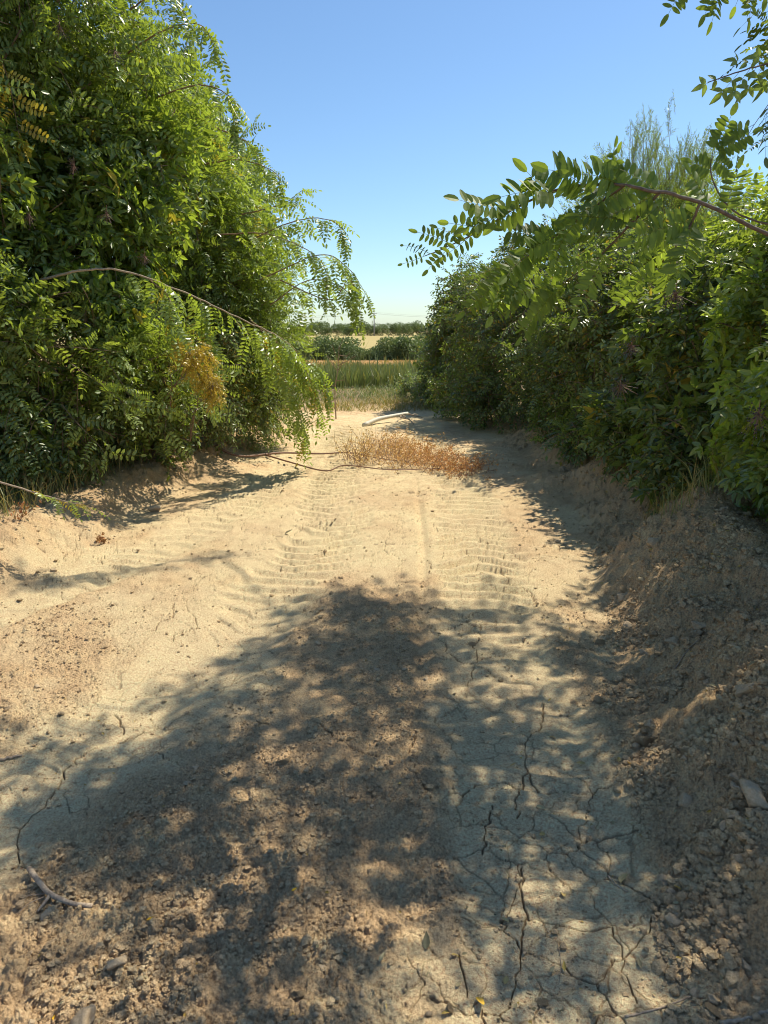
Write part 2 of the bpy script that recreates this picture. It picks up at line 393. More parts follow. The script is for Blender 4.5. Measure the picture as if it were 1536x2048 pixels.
# ------------------------------------------------------------------ materials
def mat(name):
    m = bpy.data.materials.new(name); m.use_nodes = True; n = m.node_tree; n.nodes.clear()
    o = n.nodes.new("ShaderNodeOutputMaterial"); return m, n, o
def N(n, t, **kw):
    k = n.nodes.new(t)
    for a, b in kw.items(): setattr(k, a, b)
    return k
def ramp(n, fac, stops):
    r = N(n, "ShaderNodeValToRGB"); n.links.new(fac, r.inputs[0])
    e = r.color_ramp.elements
    while len(e) < len(stops): e.new(.5)
    for i, (p, c) in enumerate(stops): e[i].position = p; e[i].color = (*c, 1)
    return r.outputs[0]
def mixc(n, f, a, b, blend='MIX'):
    m = N(n, "ShaderNodeMix", data_type='RGBA', blend_type=blend)
    for s, v in ((m.inputs[0], f), (m.inputs[6], a), (m.inputs[7], b)):
        if isinstance(v, (int, float)): s.default_value = v
        elif isinstance(v, tuple): s.default_value = (*v, 1)
        else: n.links.new(v, s)
    return m.outputs[2]
def attr(n, name): return N(n, "ShaderNodeAttribute", attribute_name=name).outputs[2]
def leaf_mat(name, dark, mid, light, trans, rough=.42, tw=.42, yellow=(.50, .33, .03), spec=.45, bk=.38):
    m, n, o = mat(name)
    tone = attr(n, "tone"); hue = attr(n, "hue")
    col = ramp(n, tone, [(.15, dark), (.5, mid), (.9, light)])
    back = N(n, "ShaderNodeNewGeometry").outputs[6]
    col = mixc(n, back, col, mixc(n, bk, col, (.22, .28, .15)))
    col = mixc(n, hue, col, yellow)
    tcol = mixc(n, hue, mixc(n, 1.0, trans, ramp(n, tone, [(.1, (.6, .6, .6)), (.9, (1.2, 1.2, 1.2))]), 'MULTIPLY'), (.65, .42, .04))
    p = N(n, "ShaderNodeBsdfPrincipled"); n.links.new(col, p.inputs["Base Color"]); p.inputs["Roughness"].default_value = rough
    p.inputs["Specular IOR Level"].default_value = spec
    t = N(n, "ShaderNodeBsdfTranslucent"); n.links.new(tcol, t.inputs[0])
    mx = N(n, "ShaderNodeMixShader"); mx.inputs[0].default_value = tw
    n.links.new(p.outputs[0], mx.inputs[1]); n.links.new(t.outputs[0], mx.inputs[2]); n.links.new(mx.outputs[0], o.inputs[0])
    return m
M_LOC = leaf_mat("locust_leaf", (.040, .080, .014), (.135, .205, .036), (.27, .35, .075), (.44, .56, .05), .35, .38, spec=.55)
M_NEAR = leaf_mat("near_locust_leaf", (.050, .095, .016), (.10, .165, .028), (.17, .25, .05), (.36, .48, .04), .5, .45, spec=.3, bk=.12)
M_ELD = leaf_mat("elder_leaf", (.030, .060, .012), (.110, .175, .032), (.23, .31, .065), (.46, .60, .05), .34, .38, spec=.55)
M_OLV = leaf_mat("shrub_leaf", (.055, .080, .024), (.150, .185, .060), (.28, .32, .13), (.28, .38, .08), .36)
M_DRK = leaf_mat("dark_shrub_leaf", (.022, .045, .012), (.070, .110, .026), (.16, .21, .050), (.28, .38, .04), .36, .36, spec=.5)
M_FAR = leaf_mat("far_leaf", (.085, .115, .035), (.17, .205, .06), (.27, .30, .10), (.16, .24, .05), .6, .3)
M_DRY = leaf_mat("dry_leaf", (.42, .17, .05), (.72, .34, .12), (.85, .55, .25), (.6, .28, .08), .7, .25, (.78, .60, .30))
M_LIT = leaf_mat("fallen_leaf", (.10, .055, .03), (.30, .19, .09), (.55, .42, .22), (.4, .25, .08), .6, .2, (.75, .45, .02))
M_GRS = leaf_mat("weed_blade", (.06, .10, .025), (.13, .18, .05), (.22, .25, .08), (.22, .30, .06), .55, .3, (.50, .32, .13))
def bark_mat(name, a, b, scale=40, rough=.85):
    m, n, o = mat(name)
    tc = N(n, "ShaderNodeTexCoord"); mp = N(n, "ShaderNodeMapping"); n.links.new(tc.outputs[3], mp.inputs[0])
    nz = N(n, "ShaderNodeTexNoise"); nz.inputs["Scale"].default_value = scale; nz.inputs["Detail"].default_value = 6; n.links.new(mp.outputs[0], nz.inputs[0])
    c = ramp(n, nz.outputs[0], [(.3, a), (.7, b)])
    p = N(n, "ShaderNodeBsdfPrincipled"); n.links.new(c, p.inputs["Base Color"]); p.inputs["Roughness"].default_value = rough
    bp = N(n, "ShaderNodeBump"); bp.inputs["Strength"].default_value = .6; bp.inputs["Distance"].default_value = .004; n.links.new(nz.outputs[0], bp.inputs["Height"])
    n.links.new(bp.outputs[0], p.inputs["Normal"]); n.links.new(p.outputs[0], o.inputs[0]); return m
M_BARK = bark_mat("bark", (.10, .065, .045), (.24, .17, .12))
M_TWIG = bark_mat("twig_bark", (.16, .09, .055), (.30, .19, .12), 60)
M_RED = bark_mat("young_red_bark", (.14, .065, .04), (.27, .15, .09), 60, .6)
M_BROWN = bark_mat("locust_twig_bark", (.08, .055, .04), (.17, .12, .085), 60, .7)
M_GREY = bark_mat("weathered_wood", (.20, .145, .10), (.46, .36, .25), 90)
M_PALE = bark_mat("peeled_wood", (.50, .46, .36), (.68, .63, .52), 30, .6)
M_POLE = bark_mat("pole_concrete", (.20, .20, .20), (.30, .30, .30), 5)
M_BERRY, _n, _o = mat("berry"); _p = N(_n, "ShaderNodeBsdfPrincipled"); _p.inputs["Base Color"].default_value = (.018, .006, .014, 1); _p.inputs["Roughness"].default_value = .3; _n.links.new(_p.outputs[0], _o.inputs[0])

def soil_mat(name, use_attr=True, pale=(.69, .535, .345), brown=(.54, .392, .24), bump=1.0):
    m, n, o = mat(name)
    tc = N(n, "ShaderNodeTexCoord").outputs[3]
    def nz(scale, det=5, rough=.6):
        k = N(n, "ShaderNodeTexNoise"); k.inputs["Scale"].default_value = scale; k.inputs["Detail"].default_value = det; k.inputs["Roughness"].default_value = rough
        n.links.new(tc, k.inputs[0]); return k.outputs[0]
    big = nz(1.3, 4); med = nz(9, 5); fine = nz(120, 4, .7); vfine = nz(420, 2, .6)
    if use_attr:
        r = attr(n, "rough")
        col = mixc(n, r, ramp(n, med, [(.3, tuple(v * .86 for v in pale)), (.7, pale)]), ramp(n, med, [(.3, tuple(v * .80 for v in brown)), (.7, tuple(v * 1.10 for v in brown))]))
    else:
        col = ramp(n, med, [(.3, brown), (.7, pale)])
    col = mixc(n, .30, col, mixc(n, big, (.25, .22, .19), (.78, .68, .52)), 'OVERLAY')
    col = mixc(n, .8, col, ramp(n, fine, [(.28, (.24, .21, .17)), (.47, (.57, .56, .54)), (.70, (.86, .85, .82))]), 'OVERLAY')
    if use_attr:
        cr = attr(n, "crack"); col = mixc(n, cr, col, (.20, .135, .08))  # darker colour painted into the cracks, standing in for the shade inside them
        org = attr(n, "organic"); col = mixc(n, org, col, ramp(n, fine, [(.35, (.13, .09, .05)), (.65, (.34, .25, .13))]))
    p = N(n, "ShaderNodeBsdfPrincipled"); n.links.new(col, p.inputs["Base Color"]); p.inputs["Roughness"].default_value = .95; p.inputs["Specular IOR Level"].default_value = .15
    ad = N(n, "ShaderNodeMath", operation='ADD'); n.links.new(fine, ad.inputs[0]); n.links.new(vfine, ad.inputs[1])
    bp = N(n, "ShaderNodeBump"); bp.inputs["Strength"].default_value = 1.0 * bump; bp.inputs["Distance"].default_value = .009; n.links.new(ad.outputs[0], bp.inputs["Height"])
    vo = N(n, "ShaderNodeTexVoronoi"); vo.inputs["Scale"].default_value = 75; n.links.new(tc, vo.inputs[0])
    b2 = N(n, "ShaderNodeBump", invert=True); b2.inputs["Distance"].default_value = .006
    if use_attr:
        mu = N(n, "ShaderNodeMath", operation='MULTIPLY'); n.links.new(attr(n, "rough"), mu.inputs[0]); mu.inputs[1].default_value = .6; n.links.new(mu.outputs[0], b2.inputs["Strength"])
    else: b2.inputs["Strength"].default_value = .3
    n.links.new(vo.outputs[0], b2.inputs["Height"]); n.links.new(bp.outputs[0], b2.inputs["Normal"])
    n.links.new(b2.outputs[0], p.inputs["Normal"]); n.links.new(p.outputs[0], o.inputs[0]); return m
M_SOIL = soil_mat("track_soil")
M_CLOD = soil_mat("clod_soil", False, (.58, .46, .30), (.44, .32, .20))
M_STONE = soil_mat("stone", False, (.56, .46, .33), (.40, .31, .21), .6)
def field_mat(name, a, b, c, sc=6):
    m, n, o = mat(name); tc = N(n, "ShaderNodeTexCoord").outputs[3]
    k = N(n, "ShaderNodeTexNoise"); k.inputs["Scale"].default_value = sc; k.inputs["Detail"].default_value = 8; n.links.new(tc, k.inputs[0])
    mp = N(n, "ShaderNodeMapping"); mp.inputs["Scale"].default_value = (.02, .25, .1); n.links.new(tc, mp.inputs[0])
    k2 = N(n, "ShaderNodeTexNoise"); k2.inputs["Scale"].default_value = 1; k2.inputs["Detail"].default_value = 5; n.links.new(mp.outputs[0], k2.inputs[0])
    col = mixc(n, .5, ramp(n, k.outputs[0], [(.3, a), (.7, b)]), ramp(n, k2.outputs[0], [(.35, a), (.65, c)]))
    p = N(n, "ShaderNodeBsdfPrincipled"); n.links.new(col, p.inputs["Base Color"]); p.inputs["Roughness"].default_value = 1; p.inputs["Specular IOR Level"].default_value = 0
    n.links.new(p.outputs[0], o.inputs[0]); return m
M_STUB = field_mat("stubble", (.36, .20, .09), (.48, .29, .14), (.42, .27, .12))
M_FFLD = field_mat("far_field", (.38, .31, .15), (.46, .37, .19), (.30, .27, .11), .8)

# ------------------------------------------------------------------ the ground: one sheet to the horizon
def build_ground():
    ys = [1.02]
    while ys[-1] < 16: ys.append(ys[-1] + min(ys[-1] ** 2 * .00092 + .0004, .028))
    while ys[-1] < 40: ys.append(ys[-1] * 1.006)
    while ys[-1] < 4000: ys.append(ys[-1] * 1.035)
    back = [-30, -15, -8, -4, -2, -1, -.3, .2, .5, .7, .82, .9, .95, .99]
    ys = np.array(back + ys)
    core = np.linspace(-.68, .68, 1250)
    out = [.69, .71, .74, .78, .83, .9, 1, 1.15, 1.4, 1.8, 2.5, 4, 7, 13, 25]
    us = np.concatenate([-np.array(out[::-1]), core, np.array(out)])
    wy = np.maximum(ys, 1.0); wy = np.where(ys > 200, 200 + (ys - 200) * .9, wy)
    X = us[None] * wy[:, None]; Y = np.broadcast_to(ys[:, None], X.shape)
    dyr = np.broadcast_to(np.gradient(ys)[:, None], X.shape)
    shp = X.shape; x = X.ravel(); y = Y.ravel(); dy = dyr.ravel()
    dx = np.broadcast_to(np.gradient(us)[None] * wy[:, None], shp).ravel()
    dd = np.maximum(dx, dy)
    z = base_h(x, y)
    nr = np.where(y < 40)[0]
    z[nr] = ground_z(x[nr], y[nr], dd[nr])
    r = rough_mask(x, y)
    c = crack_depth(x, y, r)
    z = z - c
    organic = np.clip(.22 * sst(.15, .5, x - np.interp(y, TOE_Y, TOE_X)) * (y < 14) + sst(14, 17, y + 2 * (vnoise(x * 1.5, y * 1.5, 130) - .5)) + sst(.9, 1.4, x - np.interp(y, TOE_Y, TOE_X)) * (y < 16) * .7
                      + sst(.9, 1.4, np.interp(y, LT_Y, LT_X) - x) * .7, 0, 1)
    nrow, ncol = shp; i = np.arange(nrow - 1)[:, None] * ncol; j = np.arange(ncol - 1)[None]
    Q = np.stack([i + j, i + j + 1, i + ncol + j + 1, i + ncol + j], -1).reshape(-1, 4)
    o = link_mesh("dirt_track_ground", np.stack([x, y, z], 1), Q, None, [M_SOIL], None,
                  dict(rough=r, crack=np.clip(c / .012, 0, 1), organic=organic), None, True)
    tag(o, kind='structure')
build_ground()
def sheet(name, x0, x1, y0, y1, nx, ny, lift, m, edge=.5):
    xs = np.linspace(x0, x1, nx); ys = np.linspace(y0, y1, ny)
    X, Y = np.meshgrid(xs, ys); Y = Y + (np.arange(ny)[:, None] == 0) * edge * (vnoise(X * .6, Y, 140) - .5) * 4
    Z = base_h(X.ravel(), Y.ravel()) + lift
    i = np.arange(ny - 1)[:, None] * nx; j = np.arange(nx - 1)[None]
    Q = np.stack([i + j, i + j + 1, i + nx + j + 1, i + nx + j], -1).reshape(-1, 4)
    return tag(link_mesh(name, np.stack([X.ravel(), Y.ravel(), Z], 1), Q, None, [m], None, None, None, True), kind='structure')
sheet("stubble_field", -60, 60, 25, 100, 80, 120, .05, M_STUB)
sheet("far_field", -400, 400, 136, 640, 60, 100, .08, M_FFLD, .1)

# ------------------------------------------------------------------ plants
UP = np.array([0, 0, 1.])
def sph(n, rr):
    v = rr.normal(size=(n, 3)); return v / np.linalg.norm(v, axis=1)[:, None]
def crown_points(lobes, n, rr, shell=.78, zmin=.05, fill=.25):
    L = np.array([l[:6] for l in lobes], float); wt = (L[:, 3] * L[:, 4] + L[:, 4] * L[:, 5] + L[:, 3] * L[:, 5])
    if len(lobes[0]) > 6: wt = wt * np.array([l[6] for l in lobes])
    wt /= wt.sum(); out_p = []; out_d = []; need = n
    while need > 0:
        m = int(need * 1.8) + 20
        k = rr.choice(len(L), m, p=wt); d = sph(m, rr)
        r = np.where(rr.random(m) < fill, rr.uniform(.25, shell, m), np.clip(1 - np.abs(rr.normal(0, 1 - shell, m)), .4, 1.1))
        lump = 1 + .30 * (vnoise(d[:, 0] * 2.3 + k * 7 + 20, d[:, 1] * 2.3 + d[:, 2] * 1.9 + 40, 5) - .5) + .16 * (vnoise(d[:, 0] * 6 + k, d[:, 2] * 6 + d[:, 1] * 4 + 30, 6) - .5)
        P = L[k, :3] + d * L[k, 3:6] * (r * lump)[:, None]
        q = (P[:, None, :] - L[None, :, :3]) / L[None, :, 3:6]; qd = np.sqrt((q ** 2).sum(-1)); qd[np.arange(m), k] = 9
        keep = (qd.min(1) > .62) | (rr.random(m) < .18)
        keep &= P[:, 2] > base_h(P[:, 0], P[:, 1]) + zmin
        # natural gaps
        keep &= (vnoise(P[:, 0] * 2.1 + P[:, 2] * .7, P[:, 1] * 2.1 + P[:, 2] * 1.9 + 50, 9) > .31) | (rr.random(m) < .22)
        keep &= (vnoise(P[:, 0] * 5.5 + P[:, 2] * 2 + 70, P[:, 1] * 5.5 + P[:, 2] * 4.5 + 50, 12) > .30) | (rr.random(m) < .15)
        D = d / L[k, 3:6]; D /= np.linalg.norm(D, axis=1)[:, None]
        out_p.append(P[keep][:need]); out_d.append(D[keep][:need]); need -= len(out_p[-1])
    return np.vstack(out_p), np.vstack(out_d)
LEAFK = 1.28
def foliage(g, kind, P, D, rr, size=(.8, 1.15), droop=.35, tone0=0., outw=.8, hue=None):
    n = len(P); fam = TW[kind]; size = (size[0] * LEAFK, size[1] * LEAFK)
    dirs = D * outw + rr.normal(0, .45, (n, 3)) - UP * (droop - .15)
    dirs /= np.linalg.norm(dirs, axis=1)[:, None]
    sc = rr.uniform(size[0], size[1], n)
    base = P - dirs * (.25 * sc)[:, None]
    tn = tone0 + .55 * (vnoise(P[:, 0] * 1.7 + P[:, 2], P[:, 1] * 1.7 + P[:, 2] * 1.3, 15) - .5) + rr.normal(0, .05, n)
    hu = np.where(rr.random(n) < .012, .6, 0.) if hue is None else hue
    pick = rr.integers(len(fam), size=n)
    for v in range(len(fam)):
        s = pick == v
        if s.any(): g.inst(fam[v], base[s], frames(dirs[s], roll=rr.normal(0, .6, s.sum())), sc[s], tn[s], hu[s])
def wobble(a, b, rr, n=7, amp=.08, sag=0.):
    a = np.asarray(a, float); b = np.asarray(b, float); t = np.linspace(0, 1, n)[:, None]
    L = np.linalg.norm(b - a); P = a + (b - a) * t + sag * UP * L * np.sin(t * math.pi)
    P[1:-1] += rr.normal(0, amp * L * .3, (n - 2, 3)); return P
def plant(name, label, cat, group, base, lobes, kind, n, leafm, seed, barkm=None, r0=.04, droop=.35, size=(.8, 1.15), nbr=40, tone0=0., part='foliage', trunk_part='trunk', stems=None, fill=.25, shell=.78, mixk=None):
    rr = np.random.default_rng(seed); barkm = barkm or M_BARK
    bz = float(base_h(np.array([base[0]]), np.array([base[1]]))[0]); base = np.array([base[0], base[1], bz])
    root = empty(name, base, label, cat, group)
    P, D = crown_points(lobes, n, rr, shell, fill=fill)
    g = Geo(); foliage(g, kind, P, D, rr, size, droop, tone0)
    if mixk:
        P2, D2 = crown_points(lobes, mixk[1], rr, shell, fill=fill); foliage(g, mixk[0], P2, D2, rr, size, droop, tone0)
    g.build(part, [leafm, barkm], root, loc=base)
    t = Geo(); ns = stems or len(lobes)
    ends = []
    for k in range(ns):
        l = lobes[k % len(lobes)]; c = np.array(l[:3]) + rr.normal(0, .12, 3) * np.array(l[3:6])
        top = c + UP * l[5] * .3
        b = base + np.array([rr.normal(0, .12), rr.normal(0, .12), -.06])
        C = wobble(b, top, rr, 9, .10); t.tube(C, r0 * rr.uniform(.7, 1.1), r0 * .3, 7, .5, 0, 0); ends.append((C, l))
    t.build(trunk_part, [barkm], root, True, loc=base)
    b = Geo()
    idx = rr.choice(len(P), min(nbr, len(P)), replace=False)
    for i in idx:
        C, l = ends[int(np.argmin([np.linalg.norm(np.array(e[1][:3]) - P[i]) for e in ends]))]
        s = C[rr.integers(3, len(C))]; b.tube(wobble(s, P[i], rr, 6, .12, .06), r0 * .25, .004, 5, .5, 0, 0)
    b.build('branches', [barkm], root, True, loc=base)
    return root
def bough(root, pts, r0, r1, kinds, nleaf, rr, leafm, barkm, sc=(.85, 1.15), droop=.3, start=.15, n=26, name='branch', lat=.9, up=.0, tone0=0., yellow=0., updir=None, sides=6):
    """an arching branch with compound leaves set along it"""
    C = spline(pts, n); L = np.linalg.norm(np.diff(C, axis=0), axis=1).sum()
    C[1:-1] += rr.normal(0, min(.006, r0 * .25), (n - 2, 3))
    g = Geo(); g.tube(C, r0, r1, sides, .5, 0, 0)
    wl = np.array(wloc(root)); br = g.build(name, [barkm], root, True, loc=C[0])
    h = Geo(); T = np.gradient(C, axis=0); T /= np.linalg.norm(T, axis=1)[:, None]
    fam = kinds; nleaf = int(nleaf * 1.5); sc = (sc[0] * 1.3, sc[1] * 1.3)
    for k in range(nleaf):
        f = start + (1 - start) * (k + rr.uniform(-.3, .3)) / max(1, nleaf - 1); f = min(max(f, 0), 1)
        i = min(int(f * (n - 1)), n - 1); p = C[i]; t = T[i]
        sd = np.cross(t, UP); sd /= np.linalg.norm(sd) + 1e-9; u2 = np.cross(sd, t)
        a = (1 if k % 2 else -1)
        D = t * rr.uniform(.3, .9) + sd * a * lat * rr.uniform(.5, 1) + u2 * rr.uniform(-.5, .5) + UP * (up - droop * rr.uniform(.4, 1.2))
        if f > .97: D = t - UP * droop * .5
        tm = fam[rr.integers(len(fam))]
        h.inst(tm, p[None], frames(D[None], roll=np.array([rr.normal(0, .5)])), np.array([rr.uniform(*sc) * (1 - .12 * f)]), np.array([tone0 + rr.normal(0, .08)]),
               np.array([.75 if rr.random() < yellow else 0.]))
    if nleaf: h.build('leaves', [leafm, barkm], br, loc=C[0])
    return br
def berries(root, P, rr, n=40, r=.05):
    g = Geo(); ico = np.array([[0, 0, 1], [.89, 0, .45], [.28, .85, .45], [-.72, .53, .45], [-.72, -.53, .45], [.28, -.85, .45], [.72, .53, -.45], [-.28, .85, -.45], [-.89, 0, -.45], [-.28, -.85, -.45], [.72, -.53, -.45], [0, 0, -1]])
    g.tube(np.array([P + UP * .09, P + UP * .03, P]), .002, .001, 4, 0, 0, 1)
    for k in range(n):
        c = P + rr.normal(0, r * .5, 3) * np.array([1, 1, 1.2]); g.tube(np.array([P + UP * .03, c]), .0008, .0006, 3, 0, 0, 1, False)
        g.add(ico * .0042 + c, None, ICOF)
    g.build('berry_cluster', [M_BERRY, M_RED], root, loc=P)
ICOF = np.array([[0, 1, 2], [0, 2, 3], [0, 3, 4], [0, 4, 5], [0, 5, 1], [1, 6, 2], [2, 7, 3], [3, 8, 4], [4, 9, 5], [5, 10, 1], [2, 6, 7], [3, 7, 8], [4, 8, 9], [5, 9, 10], [1, 10, 6], [6, 11, 7], [7, 11, 8], [8, 11, 9], [9, 11, 10], [10, 11, 6]])

def build_left():
    rr = np.random.default_rng(31)
    G = None
    # tall locust at the left edge of the picture
    t = plant("locust_tree", "tall black locust filling the top left corner, its crown leaning over the elder", "tree", None, (-4.2, 6.9),
              [(-3.8, 6.5, 4.2, 1.3, 1.2, 1.5), (-2.95, 6.9, 4.3, .85, .9, 1.0), (-4.4, 6.2, 3.2, 1.2, 1.1, 1.3), (-2.65, 7.3, 3.5, .75, .9, .8), (-3.6, 6.9, 5.5, 1.2, 1.1, 1.0)],
              'locust', 1500, M_LOC, 41, r0=.06, tone0=.10, droop=.4, nbr=90, mixk=('narrow', 260))
    for pts, nl in (([at(250, 110, 7.0), at(330, 60, 6.9), at(400, 50, 6.8), at(432, 100, 6.7)], 14), ([at(300, 200, 7.2), at(400, 170, 7.1), at(465, 200, 7.0), at(470, 260, 7)], 16),
                    ([at(260, 20, 7), at(330, -20, 6.8), at(372, 30, 6.7)], 10)):
        bough(t, pts, .008, .002, PIN, nl, rr, M_LOC, M_TWIG, droop=.5)
    # the locust whose boughs reach out into the gap
    t = plant("locust_tree", "arching black locust on the left whose drooping tips reach into the gap of sky", "tree", None, (-2.9, 9.6),
              [(-2.3, 8.9, 2.6, .80, .9, 1.2), (-2.0, 9.3, 2.0, .75, .9, 1.1), (-2.75, 8.6, 3.4, .9, 1.0, .9), (-1.75, 9.5, 1.2, .55, .7, .9), (-3.0, 9.3, 4.0, 1.1, 1.0, .9)],
              'locust', 1250, M_LOC, 42, r0=.05, droop=.45, nbr=80, tone0=.18, mixk=('locusthi', 120))
    for pts, nl in (([at(400, 330, 8.2), at(480, 320, 8), at(550, 345, 7.8), at(560, 380, 7.8)], 15), ([at(480, 430, 8.5), at(560, 410, 8.4), at(606, 380, 8.2)], 12),
                    ([at(500, 480, 8.5), at(600, 440, 8.4), at(670, 445, 8.2), at(690, 490, 8.2)], 16), ([at(520, 560, 8.5), at(640, 510, 8.5), at(700, 540, 8.4), at(738, 600, 8.4)], 18),
                    ([at(540, 610, 8.5), at(620, 560, 8.5), at(690, 580, 8.4), at(715, 625, 8.4)], 16), ([at(430, 470, 8.0), at(540, 470, 8.0), at(640, 520, 8.0), at(655, 600, 8)], 18),
                    ([at(420, 250, 8.0), at(500, 290, 8), at(530, 350, 8)], 12), ([at(560, 560, 8.3), at(660, 600, 8.3), at(700, 560, 8.3), at(725, 640, 8.3)], 14)):
        bough(t, pts, .008, .002, PIN, nl, rr, M_LOC, M_TWIG, droop=.6, tone0=.15)
    # low arching branch with the hanging curtain of leaves
    t = plant("locust_sapling", "young locust low in the left thicket with one long bare arching branch", "tree", None, (-3.1, 7.2),
              [(-2.9, 6.2, 1.25, .75, .65, .75), (-2.2, 6.9, 1.15, .5, .5, .5), (-3.4, 5.9, 1.9, .7, .6, .6)], 'locust', 360, M_LOC, 43, r0=.025, droop=.5, nbr=25, tone0=.14)
    bough(t, [at(80, 560, 6.0), at(170, 541, 6.0), at(250, 543, 6.1), at(370, 585, 6.3), at(460, 628, 6.6), at(560, 675, 7.0), at(600, 715, 7.4), at(630, 790, 7.8)], .011, .003, PIN, 30, rr, M_LOC, M_GREY, droop=1.1, start=.3, n=50, name='arching_branch', tone0=.12, yellow=.05)
    for pts, nl, yl in (([at(500, 640, 7.0), at(560, 690, 7.3), at(620, 760, 7.7), at(640, 850, 8.2)], 22, .03), ([at(520, 660, 7.2), at(600, 720, 7.5), at(640, 740, 7.8), at(655, 800, 8)], 18, .04),
                    ([at(470, 640, 6.9), at(540, 720, 7.3), at(590, 800, 7.6), at(610, 880, 8.0)], 20, .03), ([at(560, 690, 7.6), at(585, 750, 7.8), at(600, 820, 8), at(605, 890, 8.2)], 18, .1),
                    ([at(400, 600, 6.5), at(420, 680, 6.5), at(430, 760, 6.6)], 14, .05), ([at(300, 560, 6.2), at(340, 600, 6.1), at(350, 680, 6)], 12, .1)):
        bough(t, pts, .005, .0015, PIN, nl, rr, M_LOC, M_TWIG, droop=.9, tone0=.16, yellow=yl)
    # elder-like thicket in front
    t = plant("elder_bush", "dense green elder with dark berries at the left edge under the tall locust", "bush", None, (-4.0, 6.6),
              [(-3.85, 6.3, 2.6, 1.0, .8, 1.0), (-3.0, 6.8, 2.3, .9, .7, .9), (-4.3, 5.9, 1.4, .9, .7, 1.1), (-2.5, 7.2, 2.9, .7, .6, .7)], 'elder', 1050, M_ELD, 44, tone0=.1, r0=.035, nbr=90, droop=.5, mixk=('broad', 260))
    for p in (at(150, 340, 5.9), at(230, 110, 6.2), at(60, 440, 5.8), at(215, 435, 6.0), at(290, 520, 6.2), at(120, 60, 6.0)): berries(t, p, rr)
    # olive small-leaved shrub mid left
    plant("privet_bush", "olive small-leaved shrub at the foot of the left thicket beside the felled branch", "bush", None, (-2.75, 7.9),
          [(-2.65, 7.4, .95, .72, .6, .95), (-2.1, 8.3, 1.0, .55, .6, .95), (-2.6, 7.3, 1.8, .7, .6, .6), (-1.75, 9.2, .7, .45, .5, .75)], 'broad', 1500, M_OLV, 45, r0=.02, nbr=70, droop=.5, size=(.6, 1.0), stems=9)
    plant("bramble_bush", "dark bramble with pale shining leaves low at the left edge above the earth berm", "bush", None, (-3.7, 6.2),
          [(-3.7, 6.05, .75, .8, .5, .8), (-3.0, 6.35, .6, .6, .45, .65), (-4.5, 5.8, .8, .7, .6, .8), (-2.45, 7.1, .6, .45, .4, .6)], 'broad', 1100, M_ELD, 46, r0=.015, nbr=70, droop=.6, size=(.75, 1.15), stems=9, mixk=('elder', 120))
    y = plant("yellowing_shrub", "small shrub with orange and yellow leaves in the middle of the left thicket", "bush", None, (-2.3, 7.5),
          [(*at(385, 715, 6.15), .17, .12, .15), (*at(425, 775, 6.3), .11, .10, .14)], 'yellow', 60, M_LOC, 47, r0=.012, nbr=14, droop=.8, size=(.3, .5), tone0=.2)
    plant("locust_tree", "pale green locust deep in the gap behind the arching one, half hidden by its tips", "tree", None, (-2.3, 12.4),
          [(-2.9, 12.0, 2.1, 1.1, 1.1, 1.3), (-2.45, 12.4, 1.0, .7, .8, .9), (-3.0, 12.0, 3.5, 1.3, 1.1, 1.2)], 'locust', 900, M_LOC, 48, r0=.05, droop=.5, tone0=.12, nbr=30)
    # thin whip lying across the left berm with leaves at its tip
    rt = empty("leafy_whip", gp(270, 1010), "long thin leaning locust shoot lying across the left berm with yellow-green leaves at its tip", "branch")
    bough(rt, [at(-60, 915, 5.4), at(60, 955, 5.3), at(170, 987, 5.25), at(240, 1008, 5.3), at(292, 1020, 5.35)], .009, .003, PIN, 9, rr, M_LOC, M_GREY, sc=(.4, .6), droop=.3, start=.6, name='stem', tone0=.2, yellow=.45)
    rt.location = at(170, 1030, 5.3)
def gp(px, py, it=4):
    z = 0.
    for _ in range(it): g = ground_at(px, py, z); z = gz1(g[0], g[1])
    return np.array([g[0], g[1], z])

